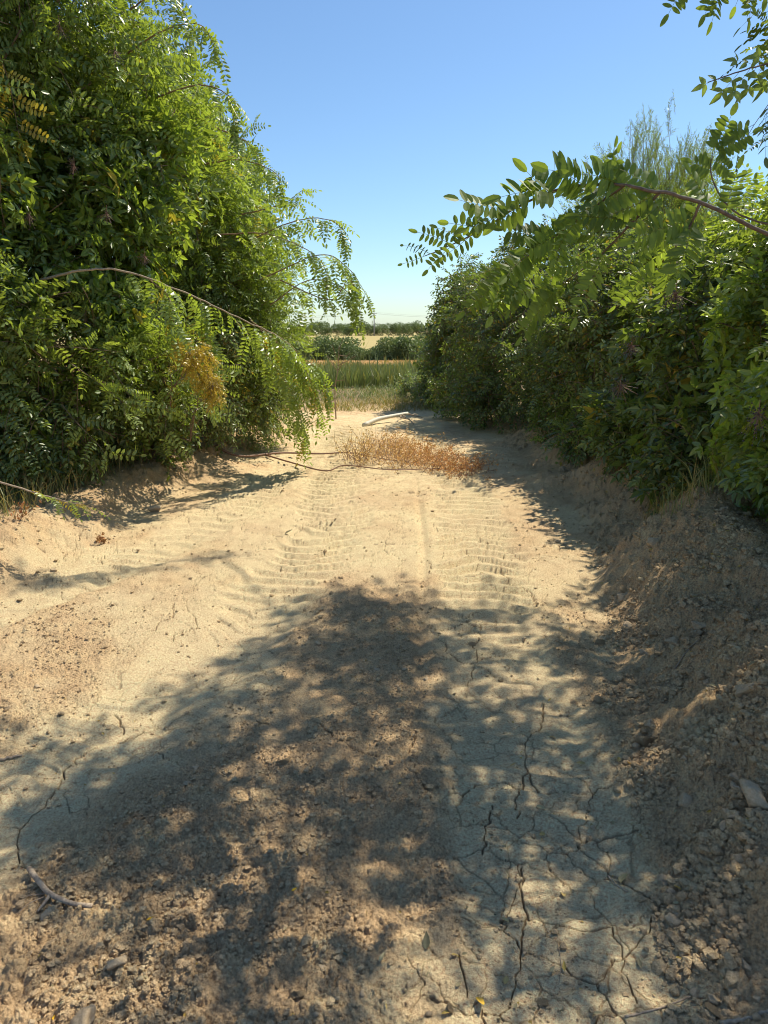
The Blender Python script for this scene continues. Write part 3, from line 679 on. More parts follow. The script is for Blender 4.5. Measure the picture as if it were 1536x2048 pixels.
def build_right():
    rr = np.random.default_rng(61)
    def zz(x, y): return float(base_h(np.array([x]), np.array([y]))[0])
    t = plant("elder_bush", "big broad-leaved elder at the right edge of the picture above the earth bank", "bush", None, (3.1, 3.9),
              [(2.95, 3.9, 1.35, .80, .75, .95), (2.6, 4.35, .95, .50, .6, .62), (3.3, 3.6, 2.0, .8, .8, .55), (2.95, 5.0, 1.7, .6, .7, .65), (2.45, 3.7, .85, .35, .5, .45)], 'elderhi', 1050, M_ELD, 71, r0=.04, nbr=50, tone0=.16, size=(.55, .95), mixk=('broadhi', 330))
    for p in (at(1350, 600, 3.9), at(1240, 780, 4.3), at(1262, 700, 4.6), at(1515, 840, 3.2)): berries(t, p, rr, 60, .07)
    plant("locust_bush", "bushy locust with yellowing leaves along the top of the right hedge", "bush", None, (3.5, 5.6),
          [(3.45, 5.3, 2.25, .75, .8, .55), (3.3, 6.4, 2.2, .6, .7, .5), (3.95, 5.2, 2.8, .8, .8, .7)], 'locusthi', 500, M_LOC, 72, r0=.04, nbr=40, tone0=.34)
    plant("bramble_bush", "dark creeper-hung bush behind the elder, midway along the right hedge", "bush", None, (2.9, 6.2),
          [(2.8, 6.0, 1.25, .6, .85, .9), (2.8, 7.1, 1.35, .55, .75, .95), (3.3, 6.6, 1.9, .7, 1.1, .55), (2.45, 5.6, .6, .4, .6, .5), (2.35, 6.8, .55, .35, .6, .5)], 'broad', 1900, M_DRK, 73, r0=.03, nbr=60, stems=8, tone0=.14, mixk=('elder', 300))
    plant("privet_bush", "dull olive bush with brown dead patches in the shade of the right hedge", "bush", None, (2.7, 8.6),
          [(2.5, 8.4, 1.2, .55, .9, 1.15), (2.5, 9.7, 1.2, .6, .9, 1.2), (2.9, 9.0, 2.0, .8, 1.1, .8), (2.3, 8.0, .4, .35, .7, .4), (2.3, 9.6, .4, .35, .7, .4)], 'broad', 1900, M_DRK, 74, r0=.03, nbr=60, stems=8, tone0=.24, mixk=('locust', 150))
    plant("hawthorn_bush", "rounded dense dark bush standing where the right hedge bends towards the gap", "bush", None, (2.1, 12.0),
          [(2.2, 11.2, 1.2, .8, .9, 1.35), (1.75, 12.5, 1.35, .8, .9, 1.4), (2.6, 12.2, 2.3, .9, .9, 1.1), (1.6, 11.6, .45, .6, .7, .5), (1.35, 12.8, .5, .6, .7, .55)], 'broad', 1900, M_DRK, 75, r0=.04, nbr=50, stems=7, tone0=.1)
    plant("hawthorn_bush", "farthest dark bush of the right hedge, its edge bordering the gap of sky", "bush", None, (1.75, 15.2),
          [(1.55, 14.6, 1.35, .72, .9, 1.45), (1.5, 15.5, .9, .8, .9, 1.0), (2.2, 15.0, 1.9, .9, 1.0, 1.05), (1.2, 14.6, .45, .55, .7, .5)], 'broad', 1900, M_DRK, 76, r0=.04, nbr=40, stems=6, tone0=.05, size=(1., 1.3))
    plant("bramble_bush", "low trailing bush at the foot of the farthest bush beside the gap", "bush", None, (.95, 16.8),
          [(.75, 16.6, .25, .6, .6, .40), (1.1, 15.2, .25, .6, .6, .42)], 'broad', 300, M_OLV, 77, r0=.015, nbr=20, size=(.6, .9), stems=5)
    # tall upright-twigged tree behind
    base = np.array([4.3, 12.3, 0.]); rt = empty("plum_tree", base, "slender upright-twigged tree rising above the right hedge against the sky", "tree")
    g = Geo(); g.tube(wobble(base, base + [0, 0, 3.0], rr, 8, .05), .06, .035, 8); g.build('trunk', [M_BARK], rt, True, loc=base)
    g = Geo(); wv = Geo()
    for k in range(150):
        s = base + np.array([rr.normal(0, .2), rr.normal(0, .2), rr.uniform(1.6, 3.0)])
        rad = 1.4 * math.sqrt(rr.random()); a = rr.uniform(0, 6.28); top = 4.75 - 1.35 * (rad / 1.4) ** 1.7 - rr.uniform(0, .8)
        e = base + np.array([rad * math.cos(a), rad * math.sin(a), top]); C = spline([s, (s + e) / 2 + np.array([math.cos(a), math.sin(a), 0]) * .15, e], 12); wv.tube(C, .009, .002, 4)
        for i in range(3, 12):
            D = C[i] - C[i - 1]; D = D / np.linalg.norm(D)
            for _ in range(3):
                d2 = D + rr.normal(0, .30, 3)
                g.inst(TW['narrow'][rr.integers(5)], C[i][None] + rr.normal(0, .04, (1, 3)), frames(d2[None], roll=rr.uniform(0, 6, 1)), rr.uniform(.65, 1.0, 1), rr.normal(.0, .1, 1), np.zeros(1))
    g.build('foliage', [M_LOC, M_BARK], rt, loc=base); wv.build('branches', [M_BARK], rt, True, loc=base)

# shade map over the near track: share of leaf shade on ground spots (rows 96 px high from y=1180, columns 128 px wide)
SHADE = ["000025445799", "000388665799", "001588666899", "346887766899", "788778866799", "567577856799", "234457666899", "221345545789", "110223212479"]
def build_overhang():
    """the big locust on the right, mostly outside the frame, that shades the track"""
    rr = np.random.default_rng(91)
    base = np.array([4.6, 3.2, .3])
    rt = empty("locust_tree", base, "big locust overhanging from the right with close leafy branches across the top right corner", "tree")
    g = Geo(); tr = spline([base + [0, 0, -.1], base + [-.1, .05, 1.5], base + [-.35, .1, 3.0], base + [-.4, .2, 4.6], base + [-.3, .2, 6.2]], 16); g.tube(tr, .13, .05, 12)
    g.build('trunk', [M_BARK], rt, True, loc=base)
    spots = []; TRIALS = 610
    for _trial in range(TRIALS):
        cx = rr.uniform(-2.6, 2.9); cy = rr.uniform(1.0, 4.25); q = to_px([cx, cy, 0])[0]
        c = min(max(int(q[0] // 128), 0), 11); r = min(max(int((q[1] - 1180) // 96), 0), 8)
        if q[1] < 1180 or q[0] < -150 or q[0] > 1700: continue
        d = int(SHADE[r][c]) / 9.0
        if rr.random() > -math.log(1 - min(.93, d * .9 + .03)) / 2.66 or d == 0: continue
        hh = rr.uniform(2.2, 3.6)
        for k in range(rr.integers(3, 6)): spots.append((cx + rr.normal(0, .11), cy + rr.normal(0, .11), hh + rr.normal(0, .15)))
    NS = len(spots)
    # strip of shade lying across the left wheel track
    for k in range(46):
        f = rr.random(); px = 10 + 480 * f + rr.normal(0, 15); py = 1172 - 62 * f + rr.normal(0, 7)
        spots.append((*ground_at(px, py, 0), 5.2))
    P = []
    for i, (gx, gy, h0) in enumerate(spots):
        for k_ in range(30):
            h = h0 + .12 * k_ * rr.uniform(.6, 1.2)
            p = np.array([gx, gy, 0]) + SUNV * h / SUNV[2]
            q = to_px(p)[0]
            if q[2] < .3 or q[0] > 1640 or q[0] < -200 or q[1] < -330: P.append((p, i)); break
    pts = np.array([p for p, i in P]); strip = np.array([i >= NS for p, i in P])
    f = Geo(); n = len(pts)
    D = rr.normal(0, 1, (n, 3)) * [1, 1, .35] + np.array([-.5, -.3, -.1])
    D /= np.linalg.norm(D, axis=1)[:, None]; sc = np.where(strip, rr.uniform(.3, .5, n), rr.uniform(.75, 1.1, n)); fam = TW['locusthi']; pick = rr.integers(len(fam), size=n)
    for v in range(len(fam)):
        s = pick == v; f.inst(fam[v], pts[s] - D[s] * .15, frames(D[s], roll=rr.normal(0, .5, s.sum())), sc[s], rr.normal(0, .06, s.sum()), np.zeros(s.sum()))
    f.build('foliage', [M_LOC, M_BARK], rt, loc=base)
    b = Geo()
    ctr = []
    for k in range(26):
        i = rr.integers(n - int(strip.sum())); ctr.append(pts[i])
        s = tr[min(15, int(6 + max(0, pts[i][2] - 2) * 2))]
        mid = (s + pts[i]) / 2 + UP * .25; b.tube(spline([s, mid, pts[i]], 10), .022, .005, 6)
    sp = pts[strip]; sp = sp[np.argsort(sp[:, 0])]; b.tube(np.vstack([spline(sp[::6], 24), tr[14]]), .004, .012, 5)
    for i in range(0, n, 2):
        if strip[i]: continue
        c = ctr[int(np.argmin([np.linalg.norm(c - pts[i]) for c in ctr]))]
        if np.linalg.norm(c - pts[i]) > .05: b.tube(wobble(c, pts[i], rr, 5, .1), .004, .002, 4)
    b.build('branches', [M_BARK], rt, True, loc=base)
    # close branch across the right of the picture
    A = [at(1640, 520, 2.2), at(1500, 452, 2.1), at(1390, 402, 2.05), at(1300, 380, 2.05), at(1225, 368, 2.1)]
    S2 = [at(1225, 368, 2.1), at(1130, 376, 2.1), at(1040, 412, 2.15), at(960, 462, 2.25), at(900, 492, 2.4), at(850, 512, 2.55)]
    S3 = [at(1250, 370, 2.1), at(1180, 420, 2.2), at(1100, 480, 2.35), at(1030, 530, 2.5)]
    S4 = [at(1320, 385, 2.05), at(1260, 450, 2.15), at(1190, 520, 2.3), at(1120, 570, 2.45)]
    S5 = [at(1400, 407, 2.05), at(1370, 470, 2.1), at(1310, 540, 2.2)]
    def stem(pts, r0, r1, n=22):
        g = Geo(); C = spline(pts, n); C[1:-1] += rr.normal(0, r0 * .18, (n - 2, 3)); g.tube(C, r0, r1, 8); return g.build('branch', [M_BROWN], rt, True, loc=C[0]), C
    def leaf_on(h, p0, p1, y0, y1, ll=.05, pairs=None, tone=0.):
        a = at(*p0, y0); b = at(*p1, y1); L = np.linalg.norm(b - a); pr = pairs or max(3, int(L / .021))
        t = pinnate(rr, L * .92, pr, ll * rr.uniform(.9, 1.1), ll * .42, True, rr.uniform(-.12, .25))
        D = (b - a)[None]; U = np.array([[rr.normal(0, .45), -1, rr.uniform(-.3, 1.0)]])
        h.inst(t, a[None], frames(D, U), np.ones(1), np.array([tone + rr.normal(0, .07)]), np.zeros(1))
    b1, C1 = stem(A, .0065, .0038); b2, C2 = stem(S2, .0042, .0015); b3, C3 = stem(S3, .004, .0015); b4, C4 = stem(S4, .004, .0015); b5, C5 = stem(S5, .004, .0015)
    h = Geo()
    for p0, p1, y0, y1, ll in (((1118, 385), (1010, 372), 2.1, 2.0, .056), ((1025, 420), (905, 405), 2.15, 2.1, .052), ((975, 455), (893, 440), 2.2, 2.2, .04), ((905, 490), (828, 468), 2.4, 2.4, .030),
                               ((850, 512), (800, 528), 2.55, 2.6, .022), ((860, 508), (800, 494), 2.5, 2.6, .022), ((900, 495), (853, 545), 2.4, 2.4, .030), ((1175, 378), (1090, 345), 2.1, 2.0, .056),
                               ((1235, 368), (1160, 340), 2.1, 2.0, .052), ((1250, 372), (1200, 335), 2.1, 2.1, .05), ((1060, 402), (985, 440), 2.1, 2.1, .05), ((1010, 430), (930, 470), 2.2, 2.2, .045),
                               ((950, 465), (885, 520), 2.3, 2.3, .035), ((1100, 385), (1050, 340), 2.1, 2.1, .05), ((930, 480), (870, 455), 2.3, 2.3, .03)): leaf_on(h, p0, p1, y0, y1, ll, tone=.06)
    h.build('leaves', [M_NEAR, M_BARK], b2, loc=C2[0])
    for br, C, k0 in ((b3, S3, 15), (b4, S4, 13), (b5, S5, 7)):
        h = Geo(); Cp = to_px(spline(C, 12)); yy = spline(C, 12)[:, 1]
        for k in range(k0):
            i = rr.integers(0, 12); a = math.radians(rr.uniform(95, 215)); L = rr.uniform(95, 150)
            leaf_on(h, (Cp[i, 0], Cp[i, 1]), (Cp[i, 0] + L * math.cos(a), Cp[i, 1] + L * math.sin(a) * .9 + 10), yy[i], yy[i] + rr.uniform(-.22, .28), rr.uniform(.030, .052), tone=rr.normal(0, .16))
        h.build('leaves', [M_NEAR, M_BARK], br, loc=C[0])
    h = Geo()
    for p0, p1, y0, y1, ll in (((1222, 350), (1228, 288), 2.15, 2.1, .034), ((1215, 370), (1240, 300), 2.15, 2.1, .034), ((1300, 385), (1330, 450), 2.1, 2.1, .045), ((1400, 410), (1330, 480), 2.1, 2.1, .045), ((1360, 395), (1400, 480), 2.1, 2.1, .04),
                               ((1450, 430), (1480, 330), 2.1, 2.1, .04), ((1420, 410), (1370, 350), 2.1, 2.1, .04)): leaf_on(h, p0, p1, y0, y1, ll)
    h.build('leaves', [M_NEAR, M_BARK], b1, loc=C1[0])
    b6, C6 = stem([at(1640, 470, 2.6), at(1480, 430, 2.6), at(1425, 360, 2.6), at(1424, 306, 2.6)], .004, .0016); h = Geo()
    leaf_on(h, (1424, 306), (1462, 225), 2.6, 2.6, .05, 7); leaf_on(h, (1424, 308), (1512, 262), 2.6, 2.6, .042, 10); leaf_on(h, (1424, 320), (1470, 345), 2.6, 2.6, .04, 6); leaf_on(h, (1424, 340), (1385, 320), 2.6, 2.6, .04, 5)
    h.build('leaves', [M_NEAR, M_BARK], b6, loc=C6[0])
    b7, C7 = stem([at(1650, 80, 2.7), at(1560, 120, 2.7), at(1490, 140, 2.7), at(1415, 165, 2.7)], .004, .0015); h = Geo()
    for p0, p1 in (((1560, 120), (1520, 200)), ((1530, 128), (1495, 185)), ((1500, 138), (1465, 180)), ((1480, 142), (1440, 195)), ((1450, 152), (1400, 168)), ((1545, 122), (1530, 215)), ((1510, 132), (1475, 110)), ((1560, 115), (1500, 100))):
        a = at(*p0, 2.7); b_ = at(*p1, 2.7); t = ELDH[rr.integers(4)]; h.inst(t, a[None], frames((b_ - a)[None], np.array([[rr.normal(0, .3), -1, .3]])), rr.uniform(.45, .6, 1), np.zeros(1), np.zeros(1))
    h.build('leaves', [M_ELD, M_BARK], b7, loc=C7[0])
    b8, C8 = stem([at(1560, -70, 2.6), at(1470, -60, 2.6), at(1370, -40, 2.6)], .004, .0015); h = Geo()
    for p0, p1 in (((1392, -45), (1338, 36)), ((1450, -55), (1405, 40)), ((1455, -55), (1428, 50)), ((1510, -60), (1497, 48)), ((1500, -60), (1470, 10)), ((1540, -60), (1530, 0))): leaf_on(h, p0, p1, 2.6, 2.6, .038)
    h.build('leaves', [M_NEAR, M_BARK], b8, loc=C8[0])

# ------------------------------------------------------------------ far trees, field edge
def far_tree_tpl(name, label, cat, group, h, wd, n, seed, lm, loc, trunk=.35):
    rr = np.random.default_rng(seed); root = empty(name, loc, label, cat, group)
    lobes = []
    for k in range(7):
        a = rr.uniform(0, 6.28); r = rr.uniform(.1, .55) * wd / 2
        lobes.append((loc[0] + r * math.cos(a), loc[1] + r * math.sin(a), loc[2] + h * rr.uniform(.2, .75), wd * rr.uniform(.22, .36), wd * .3, h * rr.uniform(.2, .3)))
    P = []; D = []
    L = np.array(lobes); k = rr.integers(len(L), size=n); d = sph(n, rr)
    P = L[k, :3] + d * L[k, 3:6] * rr.uniform(.6, 1.08, n)[:, None]; P[:, 2] = np.maximum(P[:, 2], loc[2] + .1)
    s = wd * .024 + .02
    U = sph(n, rr); W = np.cross(U, sph(n, rr)); W /= np.linalg.norm(W, axis=1)[:, None]
    V = np.stack([P - U * s, P + W * s * .7, P + U * s, P - W * s * .7], 1).reshape(-1, 3)
    Q = np.arange(n * 4).reshape(-1, 4)
    g = Geo(); g.add(V, Q, None, np.repeat(np.clip(.5 + .35 * (vnoise(P[:, 0] * 6 / wd, P[:, 2] * 6 / wd, 3) - .5) + rr.normal(0, .12, n), 0, 1), 4))
    g.build('crown', [lm], root, loc=loc)
    t = Geo(); loc = np.array(loc)
    for k in range(4): t.tube(wobble(loc - UP * .1, np.array(lobes[k][:3]), rr, 6, .06), trunk * .28, trunk * .08, 6)
    t.build('trunk', [M_BARK], root, True, loc=loc); return root
def build_far():
    rr = np.random.default_rng(15)
    z130 = lambda x, y: float(base_h(np.array([x]), np.array([y]))[0])
    words = ["low", "rounded", "spreading", "pale", "tall", "dark", "bushy", "ragged", "small", "broad"]
    tp = [far_tree_tpl("field_bush", "", "bush", None, 3.6 + i * .4, 4.6 + i * .6, 3200, 200 + i, M_FAR, (-300, 118, -4)) for i in range(3)]
    xs = [(606, 682), (622, 690), (640, 680), (662, 676), (681, 672), (704, 690), (722, 696), (742, 692), (763, 692), (778, 678), (800, 673), (818, 676), (838, 674), (860, 678), (575, 684), (545, 682), (890, 680), (500, 680)]
    for k, (px, top) in enumerate(xs):
        y = 122 + (k * 5 % 11); x = (px - 768) / FPX * y; zb = z130(x, y); ht = (CAMZ + (655 - top) / FPX * y - zb) * 1.12
        o = copy_tree(tp[k % 3]); o.location = (x, y, zb); s = ht / (3.4 + .4 * (k % 3)); o.scale = (s, s, s); o.rotation_euler = (0, 0, k * 2.3)
        where = ["leftmost", "second", "third", "fourth", "fifth", "sixth", "seventh", "eighth", "ninth", "tenth", "eleventh", "twelfth", "thirteenth", "fourteenth"]
        if k < 13: tag(o, "green bush in the row between the two fields, %s from the left in the gap" % where[k], "bush", "bushes between the two fields")
        else: tag(o, "bush of the row between the two fields, hidden behind the near hedges", "bush", "bushes between the two fields")
    tq = [far_tree_tpl("distant_tree", "", "tree", None, 8 + i, 9 + i, 2600, 300 + i, M_FAR, (-300, 410, -3)) for i in range(3)]
    k = 0
    for px in list(range(600, 850, 15)) + [560, 580, 870, 900]:
        y = 405 + (k * 7 % 23); x = (px + rr.uniform(-4, 4) - 768) / FPX * y; top = 650 + rr.uniform(-2, 4) + (4 if px < 640 else 0)
        zb = z130(x, y); ht = (CAMZ + (655 - top) / FPX * y - zb) * 1.25; i = k % 3
        o = copy_tree(tq[i]); o.location = (x, y, zb); s = ht / (7.6 + i); o.scale = (s * 1.25, s * 1.25, s); o.rotation_euler = (0, 0, k * 1.7)
        if k < 17:
            nm = ["first", "second", "third", "fourth", "fifth", "sixth", "seventh", "eighth", "ninth", "tenth", "eleventh", "twelfth", "thirteenth", "fourteenth", "fifteenth", "sixteenth", "seventeenth"][k]
            tag(o, "dark tree on the skyline beyond the far field, %s from the left" % nm, "tree", "trees along the skyline")
        else: tag(o, "tree of the skyline row, behind the near hedges", "tree", "trees along the skyline")
        k += 1
    for t in tp + tq:
        for c in list(t.children): bpy.data.objects.remove(c)
        bpy.data.objects.remove(t)
    # mast and wires
    y = 398; x = (749 - 768) / FPX * y; zb = z130(x, y); zt = CAMZ + (655 - 628) / FPX * y
    rt = empty("utility_pole", (x, y, zb), "thin grey utility pole rising above the skyline trees", "pole")
    g = Geo(); g.tube(np.array([[x, y, zb], [x, y, zt]]), .34, .26, 8); g.build('pole_shaft', [M_POLE], rt, True, loc=(x, y, zb))
    g = Geo(); g.tube(np.array([[x - 1.5, y, zt - .6], [x + 1.5, y, zt - .6]]), .16, .16, 6); g.tube(np.array([[x - 1.1, y, zt - 1.5], [x + 1.1, y, zt - 1.5]]), .14, .14, 6); g.build('cross_arm', [M_POLE], rt, True, loc=(x, y, zt - .6))
    for dx, dz in ((-1.4, -.5), (1.4, -.5), (0, .2)):
        g = Geo(); P = np.array([[x + dx + s, y + s * .05, zt + dz - 2.2 * (1 - ((abs(s) % 90) / 45 - 1) ** 2)] for s in np.linspace(-180, 180, 61)]); g.tube(P, .022, .022, 4)
        g.build('wire', [M_POLE], rt, loc=(x, y, zt))
def blades(name, label, x0f, x1f, y0, y1, n, h0, h1, wd, m, seed, huef, lean=.25, cat=None, zoff=0):
    rr = np.random.default_rng(seed); y = rr.uniform(y0, y1, n); x = x0f(y) + (x1f(y) - x0f(y)) * rr.random(n); y = y + (vnoise(x * .5, x * 0 + seed, 3) - .5) * (.12 * (y1 - y0) + .6)
    k = (vnoise(x * 1.2, y * .8, seed) + .25 * rr.random(n)) > .28; x = x[k]; y = y[k]; n = len(x)
    z = base_h(x, y); h = rr.uniform(h0, h1, n) * (.4 + 1.2 * vnoise(x * .9, y * .9, seed + 1)) * (1 + .9 * (rr.random(n) < .03)); a = rr.uniform(0, 6.28, n); L = rr.normal(0, lean, (n, 2)) * h[:, None]
    B = np.stack([x, y, z - .02], 1); S = np.stack([np.cos(a), np.sin(a), 0 * a], 1) * wd * rr.uniform(.6, 1.3, n)[:, None]
    Mi = B + np.stack([L[:, 0] * .35, L[:, 1] * .35, h * .6], 1); Tp = B + np.stack([L[:, 0], L[:, 1], h], 1)
    V = np.stack([B - S * .5, B + S * .5, Mi + S * .5, Tp, Mi - S * .5], 1).reshape(-1, 3)
    o = (np.arange(n) * 5)[:, None]; Q = o + np.array([[0, 1, 2, 4]]); T = o + np.array([[4, 2, 3]])
    tone = np.clip(.5 + .4 * (vnoise(x * 2, y * 2, 4) - .5) + rr.normal(0, .15, n), 0, 1); hue = huef(x, y, rr, n)
    hv = np.stack([hue * .6, hue * .6, hue, np.minimum(hue + .12, 1), hue], 1).ravel()
    g = Geo(); g.add(V, Q, T, np.repeat(tone, 5), hv); ob = g.build(name, [m], None); tag(ob, label, cat, None, 'stuff'); return ob
def build_field_edge():
    xl = lambda y: -.16 * y - .5; xr = lambda y: .075 * y + .3
    blades("weeds", "tall green weeds growing at the edge of the orange stubble field", lambda y: -.2 * y, lambda y: .12 * y, 19.0, 26, 20000, .14, .50, .022, M_GRS, 5,
           lambda x, y, rr, n: rr.beta(1, 6, n) * .7, .2, "weeds")
    blades("dry_grass", "short dry grass and litter where the dirt track meets the field", lambda y: -.17 * y, lambda y: .12 * y, 13.6, 21, 12000, .03, .14, .012, M_GRS, 6,
           lambda x, y, rr, n: np.clip(rr.beta(2, 2.5, n) - sst(14.5, 17.5, y) * .5, 0, 1), .8, "grass")
    blades("stubble", "dry orange stalks of the near stubble field", lambda y: -.2 * y, lambda y: .13 * y, 26.5, 44, 9000, .06, .16, .03, M_GRS, 8,
           lambda x, y, rr, n: np.clip(rr.beta(6, 1, n), 0, 1), .2, "stubble")
    blades("verge_grass", "sparse grass tufts in the shade under the right hedge", lambda y: np.interp(y, TOE_Y, TOE_X) + .55 - .2 * (y > 11), lambda y: np.interp(y, TOE_Y, TOE_X) + 1.3, 3.5, 15.5, 5000, .05, .28, .006, M_GRS, 9,
           lambda x, y, rr, n: rr.beta(1, 2, n), .4, "grass")
    blades("verge_grass", "grass and thin stalks at the foot of the left thicket", lambda y: np.interp(y, LT_Y, LT_X) - 1.8, lambda y: np.interp(y, LT_Y, LT_X) - .5, 5, 12, 5000, .08, .4, .006, M_GRS, 10,
           lambda x, y, rr, n: rr.beta(1.3, 2, n), .4, "grass")
    rr = np.random.default_rng(77)
    # bare sapling
    b = gp(672, 838); rt = empty("bare_sapling", b, "thin bare dead sapling standing at the left side of the gap", "tree")
    g = Geo(); top = at(678, 690, b[1]); C = spline([b, at(670, 780, b[1]), at(676, 735, b[1]), top], 14); g.tube(C, .014, .005, 6); g.build('trunk', [M_GREY], rt, True, loc=b)
    g = Geo()
    for i, e in ((8, (655, 712)), (8, (700, 705)), (10, (664, 690)), (11, (694, 712)), (12, (690, 668)), (9, (712, 712)), (5, (660, 770)), (6, (690, 760))): g.tube(wobble(C[i], at(*e, b[1] + rr.normal(0, .1)), rr, 5, .06), .007, .003, 4)
    g.build('branches', [M_TWIG], rt, True, loc=b)
    # pale peeled branch
    a = gp(727, 852); e = gp(815, 842)
    rt = empty("peeled_branch", (a + e) / 2, "pale peeled crooked branch lying across the far end of the track", "branch")
    g = Geo(); C = spline([a + UP * .03, a * .7 + e * .3 + UP * .10, a * .35 + e * .65 + UP * .12, e + UP * .13], 14); g.tube(C, .044, .026, 8); g.build('stem', [M_PALE], rt, True, loc=(a + e) / 2)
    for q in ((820, 846), (826, 856), (845, 842), (806, 834), (838, 836)):
        g = Geo(); s_ = C[11] if q[0] < 830 else C[-1]; g.tube(wobble(s_, gp(*q) + UP * .05, rr, 6, .1), .014, .005, 5); g.build('twig', [M_GREY], rt, True, loc=s_)
    # felled branch with dried orange crown
    a = gp(432, 908); c = gp(840, 940)
    rt = empty("felled_branch", (a + c) / 2, "felled locust branch across the track with a crown of dried orange leaves", "branch")
    g = Geo(); lines = [[(430, 908), (480, 912), (560, 916), (640, 915), (700, 912), (760, 922), (850, 930)], [(530, 914), (580, 930), (650, 942), (690, 946), (780, 948), (890, 948)]]
    CC = []
    for k, l in enumerate(lines):
        C = spline([gp(*p) + UP * (.05 if 0 < i < 5 else .03) for i, p in enumerate(l)], 30); g.tube(C, .017 if k == 0 else .011, .004, 6); CC.append(C)
    g.build('stem', [M_RED], rt, True, loc=(a + c) / 2)
    tw = Geo(); lf = Geo()
    cs = [gp(*p) for p in ((720, 930), (770, 925), (820, 935), (860, 940), (895, 942), (925, 948), (790, 905), (750, 905), (840, 915), (870, 925), (730, 920))]
    for k in range(380):
        cc = cs[rr.integers(len(cs))]; s = np.array([cc[0] + rr.normal(0, .12), cc[1] + rr.normal(0, .22), 0]); s[2] = base_h(s[:1], s[1:2])[0] + .02
        xr_ = (s[0] + .4) / 1.5
        hgt = (.30 - .16 * min(max(xr_, 0), 1)) * rr.uniform(.3, 1.25)
        e = s + np.array([rr.normal(0, .14), rr.normal(0, .12), hgt]); C = spline([s, (s + e) / 2 + rr.normal(0, .02, 3), e], 7); tw.tube(C, .0028, .001, 4)
        m = 22 if xr_ > .35 else 13; i = rr.integers(1, 7, m); P = C[i] + rr.normal(0, .022, (m, 3)); D = rr.normal(0, 1, (m, 3)) - UP * .4
        lf.inst(SIM[rr.integers(5)], P, frames(D, roll=rr.uniform(0, 6, m)), rr.uniform(.28, .58, m), rr.normal(0, .2, m) + (.25 - .4 * xr_), np.clip(rr.normal(.8 - .9 * xr_, .2, m), 0, 1))
    tag(tw.build('fine_twigs', [M_TWIG], rt, loc=(a + c) / 2), kind='stuff'); lf.build('dry_leaves', [M_DRY, M_RED], rt, loc=(a + c) / 2)

# ------------------------------------------------------------------ small things on the ground
def rock_tpl(seed, angular=.5):
    import bmesh
    bm = bmesh.new(); bmesh.ops.create_icosphere(bm, subdivisions=4, radius=1)
    V = np.array([v.co[:] for v in bm.verts]); F = np.array([[v.index for v in f.verts] for f in bm.faces]); bm.free()
    rr = np.random.default_rng(seed); r = np.ones(len(V))
    for _ in range(9):
        d = sph(1, rr)[0]; k = rr.uniform(.35, .8); h = V @ d; r = np.where(h > k, np.minimum(r, 1 - (h - k) * angular * 1.7), r)
    W = V * r[:, None]; W += V * (.10 * (vnoise(W[:, 0] * 3 + 9, W[:, 1] * 3 + W[:, 2] * 2 + 9, seed) - .5) + .12 * (vnoise(W[:, 0] * 7 + 9, W[:, 1] * 7 + W[:, 2] * 6 + 9, seed + 1) - .5) + .07 * (vnoise(W[:, 0] * 17 + 9, W[:, 1] * 17 + W[:, 2] * 15 + 9, seed + 2) - .5))[:, None]
    return W * np.array([1, rr.uniform(.65, .9), rr.uniform(.45, .7)]), F
ROCKS = []
